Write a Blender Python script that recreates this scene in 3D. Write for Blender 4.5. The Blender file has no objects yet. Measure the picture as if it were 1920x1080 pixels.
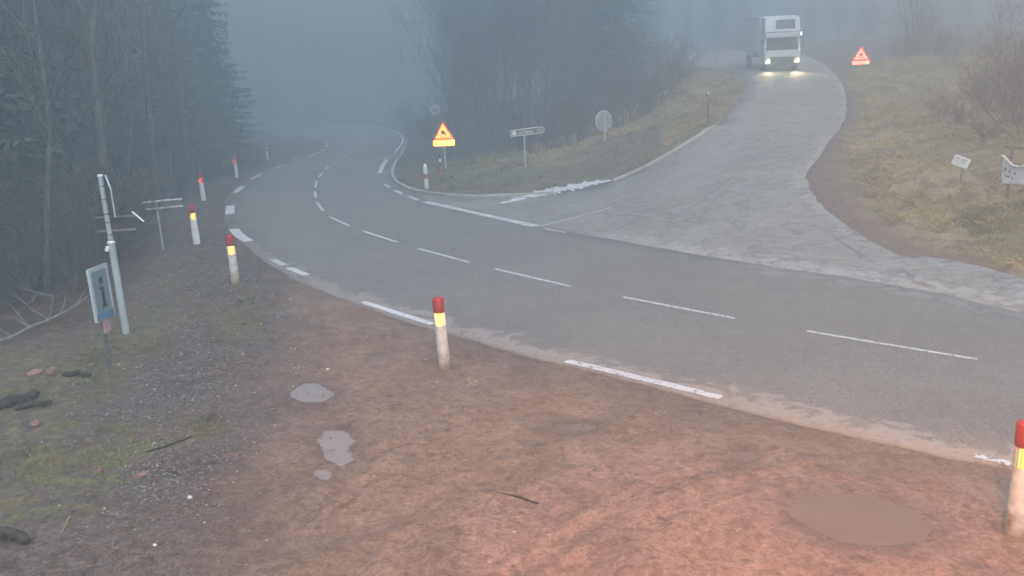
import bpy, bmesh, math, random
import numpy as np
from mathutils import Vector, Matrix
from mathutils.geometry import delaunay_2d_cdt

sc = bpy.context.scene
C = sc.collection
R = math.radians

# ------------------------------------------------------------------ camera
F = 1520.0; HC = 4.8
PITCH = math.atan(373.0 / F); ROLL = R(2.7)
cam = bpy.data.objects.new('camera', bpy.data.cameras.new('camera'))
C.objects.link(cam); sc.camera = cam
cam.data.sensor_width = 36.0; cam.data.lens = 36.0 * F / 1920.0
cam.data.clip_start = 0.05; cam.data.clip_end = 2000
cam.location = (0, 0, HC)
Rm = Matrix.Rotation(math.pi / 2 - PITCH, 4, 'X') @ Matrix.Rotation(-ROLL, 4, 'Z')
cam.rotation_euler = Rm.to_euler()
Rn = np.array(Rm.to_3x3()); CAM = np.array([0, 0, HC])
# ------------------------------------------------------------------ light
w = bpy.data.worlds.new("World"); sc.world = w; w.use_nodes = True
nt = w.node_tree; bg = nt.nodes['Background']
sky = nt.nodes.new('ShaderNodeTexSky'); sky.sky_type = 'NISHITA'; sky.sun_disc = False
SUN_EL, SUN_AZ = R(50), R(165)
sky.sun_elevation = SUN_EL; sky.sun_rotation = SUN_AZ; sky.air_density = 1.0; sky.dust_density = 2.5
nt.links.new(sky.outputs[0], bg.inputs[0]); bg.inputs[1].default_value = 0.14
sun = bpy.data.objects.new('sun', bpy.data.lights.new('sun', 'SUN')); C.objects.link(sun)
sun.data.energy = 1.45; sun.data.angle = R(60); sun.data.color = (1, .92, .82)
sun.rotation_euler = Vector((math.sin(SUN_AZ) * math.cos(SUN_EL), math.cos(SUN_AZ) * math.cos(SUN_EL), math.sin(SUN_EL))).to_track_quat('Z', 'Y').to_euler()
# amber warning lamp on the camera mast: it lights the lay-by and the reflective signs
beam = bpy.data.objects.new('amber_lamp', bpy.data.lights.new('amber_lamp', 'SPOT')); C.objects.link(beam)
beam.data.energy = 1100; beam.data.color = (1, .34, .045); beam.data.spot_size = R(112); beam.data.spot_blend = 1; beam.data.shadow_soft_size = .12
beam.location = (2.6, 2.6, 6.9)
beam.rotation_euler = (Vector((3.9, 8.0, 0)) - beam.location).to_track_quat('-Z', 'Y').to_euler()
ring = bpy.data.objects.new('amber_ring_lamp', bpy.data.lights.new('amber_ring_lamp', 'AREA')); C.objects.link(ring)
ring.data.shape = 'DISK'; ring.data.size = 0.5; ring.data.energy = 6; ring.data.color = (1, .60, .30)
ring.matrix_world = Matrix.Translation(Vector((0, 0, HC))) @ Rm @ Matrix.Translation((0, 0, .03))
sc.view_settings.view_transform = 'Standard'; sc.view_settings.look = 'None'
sc.view_settings.gamma = 1; sc.view_settings.exposure = 2.17
cy = sc.cycles
cy.use_denoising = True; cy.max_bounces = 8; cy.volume_bounces = 2; cy.diffuse_bounces = 3; cy.glossy_bounces = 5
cy.caustics_reflective = True; cy.blur_glossy = 0; cy.use_adaptive_sampling = True; cy.adaptive_threshold = 0.02
cy.sample_clamp_indirect = 20

# ------------------------------------------------------------------ projection and terrain
def ray(px, py):
    return Rn @ np.array([(px - 960) / F, -(py - 540) / F, -1.0])
def proj(P):
    q = Rn.T @ (np.array(P, float) - CAM)
    return 960 + F * q[0] / -q[2], 540 - F * q[1] / -q[2], -q[2]
# ground plane tilted with the roll: horizon row 167 in the picture
SX = -math.tan(ROLL) * math.cos(PITCH)
def base(x): return SX * x
def pln(px, py):
    d = ray(px, py); t = HC / (SX * d[0] - d[2]); p = CAM + t * d
    return p[0], p[1], 0.0
def dep(px, py, d):
    p = CAM + d * ray(px, py); return p[0], p[1], p[2] - base(p[0])
cp = [pln(*q) for q in [(1900,1000),(1500,1050),(1000,1000),(600,1000),(200,1000),(500,700),(900,800),(1300,800),(1800,850),
    (700,600),(1100,600),(1500,650),(1900,700),(1000,480),(1300,520),(600,450),(850,450),(600,350),(700,400),(520,320),(740,300),
    (700,255),(600,240),(430,350),(550,270),(760,340),(1900,600),(1600,570),(2300,800),(300,480),(237,628),(380,380),(457,365),
    (150,760),(100,900),(300,800),(800,354),(350,440),(730,330),(2200,700),(640,232),(480,236)]]
cp += [dep(*q) for q in [(1040,367,36.5),(1150,342,37.3),(1240,300,38),(1340,238,39),(1395,180,47),(1500,320,31.4),(1580,235,39.4),
    (1590,190,45.5),(1475,132,57),(1300,400,28.5),(1400,300,33.5),(1450,240,38.8),(1450,180,47),(1520,370,28),(1620,450,24),
    (1700,400,26.3),(1800,345,27.8),(1900,400,24.4),(1900,480,21),(1900,300,28),(1900,200,36),(1900,100,55),(1750,100,62),
    (1700,200,42),(1850,60,85),(1612,132,56),(983,315,41),(1131,266,42),(835,318,43),(900,340,39.5),(1050,300,42),(1200,240,46),
    (1300,200,46),(1325,236,41),(1343,150,54),(1450,80,105),(1560,74,98),(1650,66,92),(1300,94,96),(1250,99,84),(1380,90,92),(1750,60,92),(1300,108,75),(1450,98,75),(1200,170,66),(1540,118,62)]]
cp += [(-13,12,-.9),(-16,24,-1.5),(-20,40,-2),(-25,60,-2),(-24,8,-3.5),(-32,24,-5),(-40,48,-6),(-10,0,-.3),(-15,-20,-1),(0,-20,0),(20,-20,0),
       (40,0,1.5),(35,15,2),(60,30,8),(70,60,12),(40,100,10.5),(90,110,14),(10,120,4),(-60,130,-4),(-110,60,-14),(-5,150,0),(0,68,0),(-3,52,.2),(3,56,1.2),(5,80,3)]
cp = np.array(cp); n = len(cp)
def kern(r2): return 0.5 * r2 * np.log(r2 + 1e-9)
K = kern(((cp[:, None, :2] - cp[None, :, :2]) ** 2).sum(-1)) + np.eye(n) * 1.0
Pm = np.c_[np.ones(n), cp[:, :2]]
sol = np.linalg.solve(np.block([[K, Pm], [Pm.T, np.zeros((3, 3))]]), np.r_[cp[:, 2], 0, 0, 0])
def T(x, y):
    x = np.asarray(x, float); y = np.asarray(y, float)
    shp = x.shape; xf = x.ravel(); yf = y.ravel()
    rr = np.hypot(xf, yf - 30); k = np.minimum(1, 110 / np.maximum(rr, 1e-6)); X = xf * k; Y = 30 + (yf - 30) * k
    z = np.empty(xf.shape)
    for s in range(0, len(xf), 20000):
        e = slice(s, s + 20000)
        r2 = (X[e, None] - cp[None, :, 0]) ** 2 + (Y[e, None] - cp[None, :, 1]) ** 2
        z[e] = kern(r2) @ sol[:n] + sol[n] + sol[n + 1] * X[e] + sol[n + 2] * Y[e]
    z = np.clip(z, -15, 28)
    return (z + SX * X).reshape(shp)
def Tz(x, y): return float(T(np.array([x]), np.array([y]))[0])
_cache = {}
def at(px, py):
    """where the sight line of a photo pixel meets the terrain"""
    if (px, py) in _cache: return _cache[(px, py)]
    d = ray(px, py); ts = np.geomspace(3, 400, 1500)
    P = CAM[None] + ts[:, None] * d[None]; h = P[:, 2] - T(P[:, 0], P[:, 1])
    i = int(np.argmax(h < 0)) if (h < 0).any() else len(ts) - 1
    i = max(i, 1); t = ts[i - 1] + (ts[i] - ts[i - 1]) * h[i - 1] / (h[i - 1] - h[i] + 1e-12)
    if not (h < 0).any(): t = 110.0
    p = CAM + t * d; r = Vector((p[0], p[1], Tz(p[0], p[1]))); _cache[(px, py)] = r
    return r
def height_to(b, pyt):
    """height of an upright post at b whose top shows in row pyt"""
    lo, hi = 0.05, 12
    for _ in range(40):
        m = (lo + hi) / 2
        if proj((b[0], b[1], b[2] + m))[1] > pyt: lo = m
        else: hi = m
    return lo
# value noise
_rs = np.random.RandomState(7); _lat = _rs.rand(256, 256)
def vn(x, y):
    xi = np.floor(x).astype(int); yi = np.floor(y).astype(int); fx = x - xi; fy = y - yi
    fx = fx * fx * (3 - 2 * fx); fy = fy * fy * (3 - 2 * fy)
    g = lambda a, b: _lat[a % 256, b % 256]
    return (g(xi, yi) * (1 - fx) + g(xi + 1, yi) * fx) * (1 - fy) + (g(xi, yi + 1) * (1 - fx) + g(xi + 1, yi + 1) * fx) * fy
def fbm(x, y, o=3):
    s = 0; a = .5
    for k in range(o): s = s + a * (vn(x * 2 ** k + 17 * k, y * 2 ** k - 11 * k) - .5); a *= .5
    return s
def sdist(poly, x, y):
    """signed distance to polygon, positive inside"""
    P = np.array(poly, float); d = np.full(x.shape, 1e9); ins = np.zeros(x.shape, bool)
    for i in range(len(P)):
        a, b = P[i], P[(i + 1) % len(P)]; e = b - a; L = (e ** 2).sum() + 1e-12
        t = np.clip(((x - a[0]) * e[0] + (y - a[1]) * e[1]) / L, 0, 1)
        d = np.minimum(d, np.hypot(x - a[0] - t * e[0], y - a[1] - t * e[1]))
        c = (a[1] > y) != (b[1] > y)
        with np.errstate(all='ignore'): xx = a[0] + (y - a[1]) * e[0] / (e[1] if e[1] != 0 else 1e-12)
        ins ^= c & (x < xx)
    return np.where(ins, d, -d)
def pdist(line, x, y):
    P = np.array(line, float); d = np.full(x.shape, 1e9)
    for i in range(len(P) - 1):
        a, b = P[i], P[i + 1]; e = b - a; L = (e ** 2).sum() + 1e-12
        t = np.clip(((x - a[0]) * e[0] + (y - a[1]) * e[1]) / L, 0, 1)
        d = np.minimum(d, np.hypot(x - a[0] - t * e[0], y - a[1] - t * e[1]))
    return d
def sst(a, b, v):
    t = np.clip((v - a) / (b - a), 0, 1); return t * t * (3 - 2 * t)
def wp(pts): return [tuple(at(*p)[:2]) for p in pts]
def smooth_line(pts, step=.5, it=2, closed=False):
    P = [np.array(p[:2], float) for p in pts]
    for _ in range(it):
        Q = [] if closed else [P[0]]
        rng = range(len(P)) if closed else range(len(P) - 1)
        for i in rng:
            a, b = P[i], P[(i + 1) % len(P)]; Q += [.75 * a + .25 * b, .25 * a + .75 * b]
        if not closed: Q.append(P[-1])
        P = Q
    if closed: P.append(P[0])
    S = [P[0]]
    for i in range(len(P) - 1):
        a, b = P[i], P[i + 1]; L = np.hypot(*(b - a)); k = max(1, int(math.ceil(L / step)))
        for j in range(1, k + 1): S.append(a + (b - a) * j / k)
    return S[:-1] if closed else S

# ------------------------------------------------------------------ materials
def mat(name, col=(.5, .5, .5), rough=.7, metal=0, var=.25, scale=8, bump=0, bscale=40, dirt=None, dirt_h=None, spec=.5):
    m = bpy.data.materials.new(name); m.use_nodes = True; t = m.node_tree; N = t.nodes; L = t.links
    b = N['Principled BSDF']; b.inputs['Roughness'].default_value = rough; b.inputs['Metallic'].default_value = metal
    b.inputs['Specular IOR Level'].default_value = spec
    tc = N.new('ShaderNodeTexCoord'); ns = N.new('ShaderNodeTexNoise'); ns.inputs['Scale'].default_value = scale; ns.inputs['Detail'].default_value = 6
    L.new(tc.outputs['Object'], ns.inputs['Vector'])
    mr = N.new('ShaderNodeMapRange'); mr.inputs[1].default_value = .3; mr.inputs[2].default_value = .7; mr.inputs[3].default_value = 1 - var; mr.inputs[4].default_value = 1 + var
    L.new(ns.outputs[0], mr.inputs[0])
    mx = N.new('ShaderNodeVectorMath'); mx.operation = 'SCALE'; mx.inputs[0].default_value = col; L.new(mr.outputs[0], mx.inputs['Scale'])
    out = mx.outputs[0]
    if dirt:
        n2 = N.new('ShaderNodeTexNoise'); n2.inputs['Scale'].default_value = 7; n2.inputs['Detail'].default_value = 8; L.new(tc.outputs['Object'], n2.inputs['Vector'])
        sp = N.new('ShaderNodeSeparateXYZ'); L.new(tc.outputs['Object'], sp.inputs[0])
        h = N.new('ShaderNodeMapRange'); h.inputs[1].default_value = 0; h.inputs[2].default_value = dirt_h; h.inputs[3].default_value = .42; h.inputs[4].default_value = -.12; L.new(sp.outputs[2], h.inputs[0])
        ad = N.new('ShaderNodeMath'); L.new(n2.outputs[0], ad.inputs[0]); L.new(h.outputs[0], ad.inputs[1])
        s = N.new('ShaderNodeMapRange'); s.inputs[1].default_value = .5; s.inputs[2].default_value = .85; L.new(ad.outputs[0], s.inputs[0])
        mm = N.new('ShaderNodeMix'); mm.data_type = 'RGBA'; L.new(s.outputs[0], mm.inputs[0]); L.new(out, mm.inputs[6]); mm.inputs[7].default_value = (*dirt, 1)
        out = mm.outputs[2]
    L.new(out, b.inputs['Base Color'])
    if bump:
        nb = N.new('ShaderNodeTexNoise'); nb.inputs['Scale'].default_value = bscale; nb.inputs['Detail'].default_value = 5; L.new(tc.outputs['Object'], nb.inputs['Vector'])
        bp = N.new('ShaderNodeBump'); bp.inputs['Strength'].default_value = bump; bp.inputs['Distance'].default_value = .02; L.new(nb.outputs[0], bp.inputs['Height']); L.new(bp.outputs[0], b.inputs['Normal'])
    return m
def retro(name, tint, diff, fac=.25):
    """mirror facets of the cube corners, over a coloured film"""
    m = bpy.data.materials.new(name); m.use_nodes = True; t = m.node_tree; t.nodes.clear()
    g = t.nodes.new('ShaderNodeBsdfGlossy'); g.inputs['Roughness'].default_value = 0; g.inputs[0].default_value = (*tint, 1)
    d = t.nodes.new('ShaderNodeBsdfDiffuse'); nz = t.nodes.new('ShaderNodeTexNoise'); nz.inputs['Scale'].default_value = 20
    mx = t.nodes.new('ShaderNodeMix'); mx.data_type = 'RGBA'; mx.inputs[6].default_value = (*[c * .8 for c in diff], 1); mx.inputs[7].default_value = (*diff, 1)
    t.links.new(nz.outputs[0], mx.inputs[0]); t.links.new(mx.outputs[2], d.inputs[0])
    s = t.nodes.new('ShaderNodeMixShader'); s.inputs[0].default_value = fac
    t.links.new(g.outputs[0], s.inputs[1]); t.links.new(d.outputs[0], s.inputs[2])
    o = t.nodes.new('ShaderNodeOutputMaterial'); t.links.new(s.outputs[0], o.inputs[0]); return m
def emit(name, col, st):
    m = bpy.data.materials.new(name); m.use_nodes = True; b = m.node_tree.nodes['Principled BSDF']
    b.inputs['Base Color'].default_value = (*col, 1); b.inputs['Emission Color'].default_value = (*col, 1); b.inputs['Emission Strength'].default_value = st; return m
M = {
 'white': mat('dirty_white_paint', (.66, .64, .60), .55, var=.22, dirt=(.26, .20, .13), dirt_h=.55, bump=.1),
 'whitec': mat('white_paint', (.88, .90, .90), .5, var=.06),
 'red': mat('red_plastic', (.42, .03, .025), .45, var=.2, bump=.1),
 'redband': mat('red_film', (.45, .03, .04), .4),
 'galv': mat('galvanised_steel', (.58, .61, .62), .5, .3, var=.15, scale=5),
 'pole': mat('painted_grey_pole', (.50, .57, .59), .5, .2, var=.15, scale=4),
 'poled': mat('dull_steel_post', (.13, .14, .15), .6, .2, var=.3),
 'back': mat('sign_back', (.045, .05, .055), .7, 0, var=.2),
 'railb': mat('dull_rail', (.22, .20, .19), .6),
 'framep': mat('pale_frame', (.52, .60, .60), .5, var=.15),
 'backl': mat('pale_sign_back', (.34, .38, .39), .55, .3, var=.15),
 'wood': mat('weathered_wood', (.16, .13, .11), .9, var=.35, scale=14, bump=.4),
 'black': mat('black_plastic', (.02, .02, .022), .5),
 'orange': mat('orange_paint', (.50, .17, .07), .5, var=.2),
 'brown': mat('brown_sign', (.10, .045, .045), .5, var=.1),
 'blue': mat('blue_film', (.06, .22, .42), .4, var=.15),
 'teal': mat('sign_face_pale', (.20, .27, .29), .4, var=.15),
 'pink': mat('pink_panel', (.55, .33, .34), .5),
 'green': mat('green_print', (.08, .26, .15), .6),
 'cloth': mat('banner_cloth', (.78, .80, .80), .8, var=.15, scale=5, bump=.3, bscale=8),
 'print': mat('banner_print', (.10, .09, .14), .8, var=.3, scale=20),
 'printl': mat('banner_faint_print', (.36, .33, .38), .8, var=.3, scale=20),
 'glass': mat('dark_glass', (.03, .04, .05), .12),
 'truck': mat('truck_white_paint', (.70, .76, .80), .4, var=.05, scale=1),
 'tgrey': mat('truck_grey_plastic', (.12, .13, .14), .6),
 'tyre': mat('tyre_rubber', (.025, .025, .025), .9, bump=.3),
 'lampc': mat('lamp_housing', (.3, .3, .3), .3),
 'needle': mat('spruce_needles', (.065, .10, .075), .8, var=.45, scale=1.2, spec=.2),
 'bark': mat('bark', (.13, .11, .095), .95, var=.4, scale=6, bump=.6, bscale=18, spec=.2),
 'barkp': mat('pale_mossy_bark', (.095, .10, .085), .95, var=.45, scale=5, bump=.5, bscale=18, spec=.2),
 'twig': mat('twigs', (.10, .075, .065), .95, var=.4, scale=3, spec=.2),
 'twigr': mat('reddish_twigs', (.095, .075, .07), .95, var=.4, scale=3, spec=.2),
 'deadwood': mat('bleached_deadwood', (.21, .21, .195), .95, var=.3, scale=8, spec=.2),
 'logd': mat('rotten_log', (.05, .038, .034), .95, var=.5, scale=10, bump=.8, bscale=14),
 'kerb': mat('kerb_concrete', (.42, .42, .40), .9, var=.3, scale=3, bump=.3),
 'snow': mat('old_snow', (.60, .62, .64), .8, var=.35, scale=7, bump=.5, bscale=25),
 'grass': mat('grass_blades', (.165, .17, .07), .9, var=.5, scale=.8, spec=.2),
 'straw': mat('dry_grass_blades', (.42, .33, .17), .9, var=.45, scale=.7, spec=.2),
 'leaf': mat('dead_leaves', (.22, .11, .06), .9, var=.6, scale=3, spec=.2),
 'stone': mat('gravel_stone', (.20, .178, .168), .9, var=.5, scale=4),
 'stonew': mat('white_stone', (.70, .68, .64), .8, var=.1),
 'stoner': mat('red_sandstone', (.26, .15, .125), .9, var=.3, scale=12, bump=.4),
 'head': emit('headlamp_glow', (1, .86, .42), 2.2),
 'marker': emit('marker_lamp_glow', (1, .93, .62), 7),
 'ry': retro('yellow_cube_corner_film', (.90, .84, .55), (.9, .42, .07), .32),
 'ro': retro('orange_cube_corner_film', (.80, .62, .42), (.75, .27, .06)),
 'ra': retro('amber_cube_corner_film', (1.0, .66, .42), (.75, .28, .05), .15),
 'rp': retro('yellow_panel_cube_corner_film', (1.0, .80, .52), (.78, .32, .08), .12),
 'rr': retro('red_cube_corner_film', (.98, .45, .36), (.5, .04, .02), .3),
 'rk': retro('pink_cube_corner_film', (1.0, .74, .78), (.6, .2, .16), .15),
}

# ------------------------------------------------------------------ mesh helpers
class MB:
    def __init__(s): s.v = []; s.f = []
    def add(s, vs, fs):
        o = len(s.v); s.v += [tuple(v) for v in vs]; s.f += [tuple(i + o for i in f) for f in fs]; return s
    def box(s, c, d, rot=None, bev=0):
        hx, hy, hz = d[0] / 2, d[1] / 2, d[2] / 2
        if bev <= 0:
            vs = [Vector((x * hx, y * hy, z * hz)) for z in (-1, 1) for y in (-1, 1) for x in (-1, 1)]
            fs = [(0, 2, 3, 1), (4, 5, 7, 6), (0, 1, 5, 4), (2, 6, 7, 3), (0, 4, 6, 2), (1, 3, 7, 5)]
        else:
            bm = bmesh.new(); bmesh.ops.create_cube(bm, size=1)
            for v in bm.verts: v.co = Vector((v.co.x * d[0], v.co.y * d[1], v.co.z * d[2]))
            bmesh.ops.bevel(bm, geom=bm.edges[:], offset=bev, segments=2, affect='EDGES', profile=.6)
            bm.verts.index_update(); vs = [v.co.copy() for v in bm.verts]; fs = [[v.index for v in f.verts] for f in bm.faces]; bm.free()
        if rot is not None: vs = [rot @ v for v in vs]
        return s.add([v + Vector(c) for v in vs], fs)
    def lathe(s, prof, n=24, axis=None, cap=True):
        """prof: list of (r, z)"""
        vs = []; fs = []
        for r, z in prof:
            for k in range(n): a = 2 * math.pi * k / n; vs.append(Vector((r * math.cos(a), r * math.sin(a), z)))
        for i in range(len(prof) - 1):
            for k in range(n): fs.append((i * n + k, i * n + (k + 1) % n, (i + 1) * n + (k + 1) % n, (i + 1) * n + k))
        if cap: fs.append(tuple(range(n))[::-1]); fs.append(tuple((len(prof) - 1) * n + k for k in range(n)))
        if axis is not None: vs = [axis @ v for v in vs]
        return s.add(vs, fs)
    def tube(s, pts, rad, n=6, cap=True):
        pts = [Vector(p) for p in pts]; vs = []; fs = []; u = None
        for i, p in enumerate(pts):
            d = (pts[min(i + 1, len(pts) - 1)] - pts[max(i - 1, 0)])
            if d.length < 1e-9: d = Vector((0, 0, 1))
            d.normalize()
            if u is None: u = d.orthogonal().normalized()
            else:
                u = u - d * u.dot(d); u = u.normalized() if u.length > 1e-6 else d.orthogonal().normalized()
            vv = d.cross(u); r = rad[i] if hasattr(rad, '__len__') else rad
            for k in range(n): a = 2 * math.pi * k / n; vs.append(p + (u * math.cos(a) + vv * math.sin(a)) * r)
        for i in range(len(pts) - 1):
            for k in range(n): fs.append((i * n + k, i * n + (k + 1) % n, (i + 1) * n + (k + 1) % n, (i + 1) * n + k))
        if cap: fs.append(tuple(range(n))[::-1]); fs.append(tuple((len(pts) - 1) * n + k for k in range(n)))
        return s.add(vs, fs)
    def prism(s, poly, y0, y1, rot=None, c=(0, 0, 0)):
        """polygon in local xz, thickness along y"""
        n = len(poly); vs = [Vector((x, y0, z)) for x, z in poly] + [Vector((x, y1, z)) for x, z in poly]
        fs = [tuple(range(n)), tuple(range(2 * n - 1, n - 1, -1))] + [(i, i + n, (i + 1) % n + n, (i + 1) % n) for i in range(n)]
        if rot is not None: vs = [rot @ v for v in vs]
        return s.add([v + Vector(c) for v in vs], fs)
    def cubes(s, poly, a, y, rot=None, c=(0, 0, 0)):
        """cube-corner reflector array filling the convex polygon (xz), open side towards -y"""
        P = np.array(poly); x0, z0 = P.min(0); x1, z1 = P.max(0)
        e1 = Vector((1, -1, 0)).normalized(); e2 = Vector((1, 1, -2)).normalized(); e3 = Vector((1, 1, 1)).normalized()
        K = int(max(x1 - x0, z1 - z0) / a) + 3; mid = Vector(((x0 + x1) / 2, 0, (z0 + z1) / 2))
        def m(p):
            q = Vector(p) * a; return Vector((mid.x + q.dot(e1), y - q.dot(e3), mid.z + q.dot(e2)))
        ci = 0
        sgn = 1 if sum(P[i][0] * P[(i + 1) % len(P)][1] - P[(i + 1) % len(P)][0] * P[i][1] for i in range(len(P))) > 0 else -1
        for i in range(-K, K + 1):
            for j in range(-K, K + 1):
                p = (i, j, -i - j); o = m(p)
                ok = True
                for t in range(len(P)):
                    A = P[t]; B = P[(t + 1) % len(P)]
                    if sgn * ((B[0] - A[0]) * (o.z - A[1]) - (B[1] - A[1]) * (o.x - A[0])) < a * .25 * np.hypot(*(B - A)): ok = False; break
                if not ok: continue
                E = [(1, 0, 0), (0, 1, 0), (0, 0, 1)]
                for u, v in ((0, 1), (1, 2), (2, 0)):
                    pu = [p[k] + E[u][k] for k in range(3)]; pv = [p[k] + E[v][k] for k in range(3)]; pw = [p[k] + E[u][k] + E[v][k] for k in range(3)]
                    vs = [m(p), m(pu), m(pw), m(pv)]
                    if rot is not None: vs = [rot @ q for q in vs]
                    s.add([q + Vector(c) for q in vs], [(0, 1, 2, 3)])
        return s
    def build(s, name, m, parent=None, smooth=False, fix=True):
        me = bpy.data.meshes.new(name); me.from_pydata(s.v, [], s.f); me.materials.append(m)
        if fix and len(s.f) < 60000:
            bm = bmesh.new(); bm.from_mesh(me); bmesh.ops.recalc_face_normals(bm, faces=bm.faces); bm.to_mesh(me); bm.free()
        if smooth:
            me.polygons.foreach_set('use_smooth', [True] * len(me.polygons))
            try: me.set_sharp_from_angle(angle=R(40))
            except Exception: pass
        me.update(); o = bpy.data.objects.new(name, me); C.objects.link(o)
        if parent is not None: o.parent = parent
        return o
def tag(o, label=None, cat=None, group=None, kind=None):
    if label: o['label'] = label
    if cat: o['category'] = cat
    if group: o['group'] = group
    if kind: o['kind'] = kind
    return o
def thing(name, label, cat, loc, rz=0, group=None, tilt=(0, 0)):
    o = bpy.data.objects.new(name, None); C.objects.link(o); o.empty_display_size = .2
    o.location = loc; o.rotation_euler = (tilt[0], tilt[1], rz); return tag(o, label, cat, group)
def copy_tree(o, parent=None):
    c = o.copy(); C.objects.link(c); c.parent = parent
    for ch in o.children: copy_tree(ch, c)
    return c
def npmesh(name, V, Fq, m, parent=None, smooth=False):
    me = bpy.data.meshes.new(name); V = np.asarray(V, np.float32); Fq = np.asarray(Fq, np.int32); k = Fq.shape[1]
    me.vertices.add(len(V)); me.vertices.foreach_set('co', V.ravel())
    me.loops.add(Fq.size); me.loops.foreach_set('vertex_index', Fq.ravel())
    me.polygons.add(len(Fq)); me.polygons.foreach_set('loop_start', np.arange(0, Fq.size, k, dtype=np.int32)); me.polygons.foreach_set('loop_total', np.full(len(Fq), k, np.int32))
    if smooth: me.polygons.foreach_set('use_smooth', np.ones(len(Fq), bool))
    me.materials.append(m); me.update(); me.validate()
    o = bpy.data.objects.new(name, me); C.objects.link(o)
    if parent: o.parent = parent
    return o
def attr(o, name, vals):
    a = o.data.attributes.new(name, 'FLOAT', 'POINT'); a.data.foreach_set('value', np.asarray(vals, np.float32))

# ------------------------------------------------------------------ outlines of roads (given where they show in the photograph)
NEAR = [(2500,1012),(2200,944),(1920,879),(1700,838),(1480,788),(1360,757),(1180,710),(1060,682),(960,657),(850,627),(760,600),(680,573),(600,545),
        (540,518),(490,484),(450,452),(427,425),(417,400),(421,374),(438,350),(475,328),(520,310),(570,293),(607,281),(617,272),(606,263),(575,256),(520,251),(350,247)]
FARL = [(350,229),(520,230),(640,231),(700,235),(738,243),(757,252),(762,262),(752,285),(737,312),(732,327),(742,346),(775,361)]
SPLIT = [(800,377),(905,401),(1010,427),(1150,450),(1300,478),(1480,505),(1600,522),(1750,548),(1920,589),(2200,655),(2500,728)]
SIDE_L = [(850,372),(940,370),(1040,364),(1150,341),(1240,299),(1340,240),(1372,205),(1392,180),(1400,155),(1385,132),(1250,122)]
SIDE_R = [(1250,99),(1400,97),(1480,98),(1530,110),(1572,145),(1590,185),(1580,235),(1545,283),(1507,322),(1522,366),(1570,410),(1640,455),(1700,487),
          (1748,478),(1920,522),(2200,600),(2500,690)]
near_w = smooth_line(wp(NEAR), .4); farl_w = smooth_line(wp(FARL), .5); split_w = smooth_line(wp(SPLIT), .5)
sl_w = smooth_line(wp([(775,361)] + SIDE_L), .5); sr_w = smooth_line(wp(SIDE_R), .5, it=1)
main_poly = near_w + farl_w + split_w
split_low = [np.array([p[0] + .25, p[1] - .35]) for p in split_w]
side_poly = sl_w + sr_w + split_low[::-1]
rng = np.random.RandomState(3)
def jitter_edge(P, amp):
    P = np.array([p[:2] for p in P]); return [(p[0] + amp * fbm(np.array(p[0] * 2.1), np.array(p[1] * 2.1)) * 2, p[1] + amp * fbm(np.array(p[0] * 2.1 + 50), np.array(p[1] * 2.1)) * 2) for p in P]
main_poly = jitter_edge(main_poly, .10); side_poly = jitter_edge(side_poly, .14)

def sheet(name, poly, lift, m, step=.9, thick=.07, attrs=()):
    P = np.array(poly); xs = np.arange(P[:, 0].min(), P[:, 0].max(), step); ys = np.arange(P[:, 1].min(), P[:, 1].max(), step)
    X, Y = np.meshgrid(xs, ys); X = X.ravel(); Y = Y.ravel(); sd = sdist(poly, X, Y); k = sd > step * .4
    pts = [Vector(p) for p in P] + [Vector((a, b)) for a, b in zip(X[k], Y[k])]
    v2, e2, f2, *_ = delaunay_2d_cdt(pts, [], [list(range(len(P)))], 1, 1e-4)
    V = np.array([(v.x, v.y) for v in v2]); Z = T(V[:, 0], V[:, 1]) + lift
    VV = np.c_[V, Z]; Fs = [tuple(f) for f in f2]
    me = bpy.data.meshes.new(name); me.from_pydata(VV.tolist(), [], Fs)
    bm = bmesh.new(); bm.from_mesh(me); bmesh.ops.recalc_face_normals(bm, faces=bm.faces)
    if sum(f.normal.z for f in bm.faces) < 0: bmesh.ops.reverse_faces(bm, faces=bm.faces)
    be = [e for e in bm.edges if e.is_boundary]; r = bmesh.ops.extrude_edge_only(bm, edges=be)
    for g in r['geom']:
        if isinstance(g, bmesh.types.BMVert): g.co.z -= thick
    bm.to_mesh(me); bm.free(); me.materials.append(m); me.update()
    me.polygons.foreach_set('use_smooth', np.ones(len(me.polygons), bool))
    o = bpy.data.objects.new(name, me); C.objects.link(o)
    co = np.zeros(len(me.vertices) * 3, np.float32); me.vertices.foreach_get('co', co); co = co.reshape(-1, 3)
    for an, fn in attrs: attr(o, an, fn(co[:, 0].astype(float), co[:, 1].astype(float)))
    return o

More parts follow.
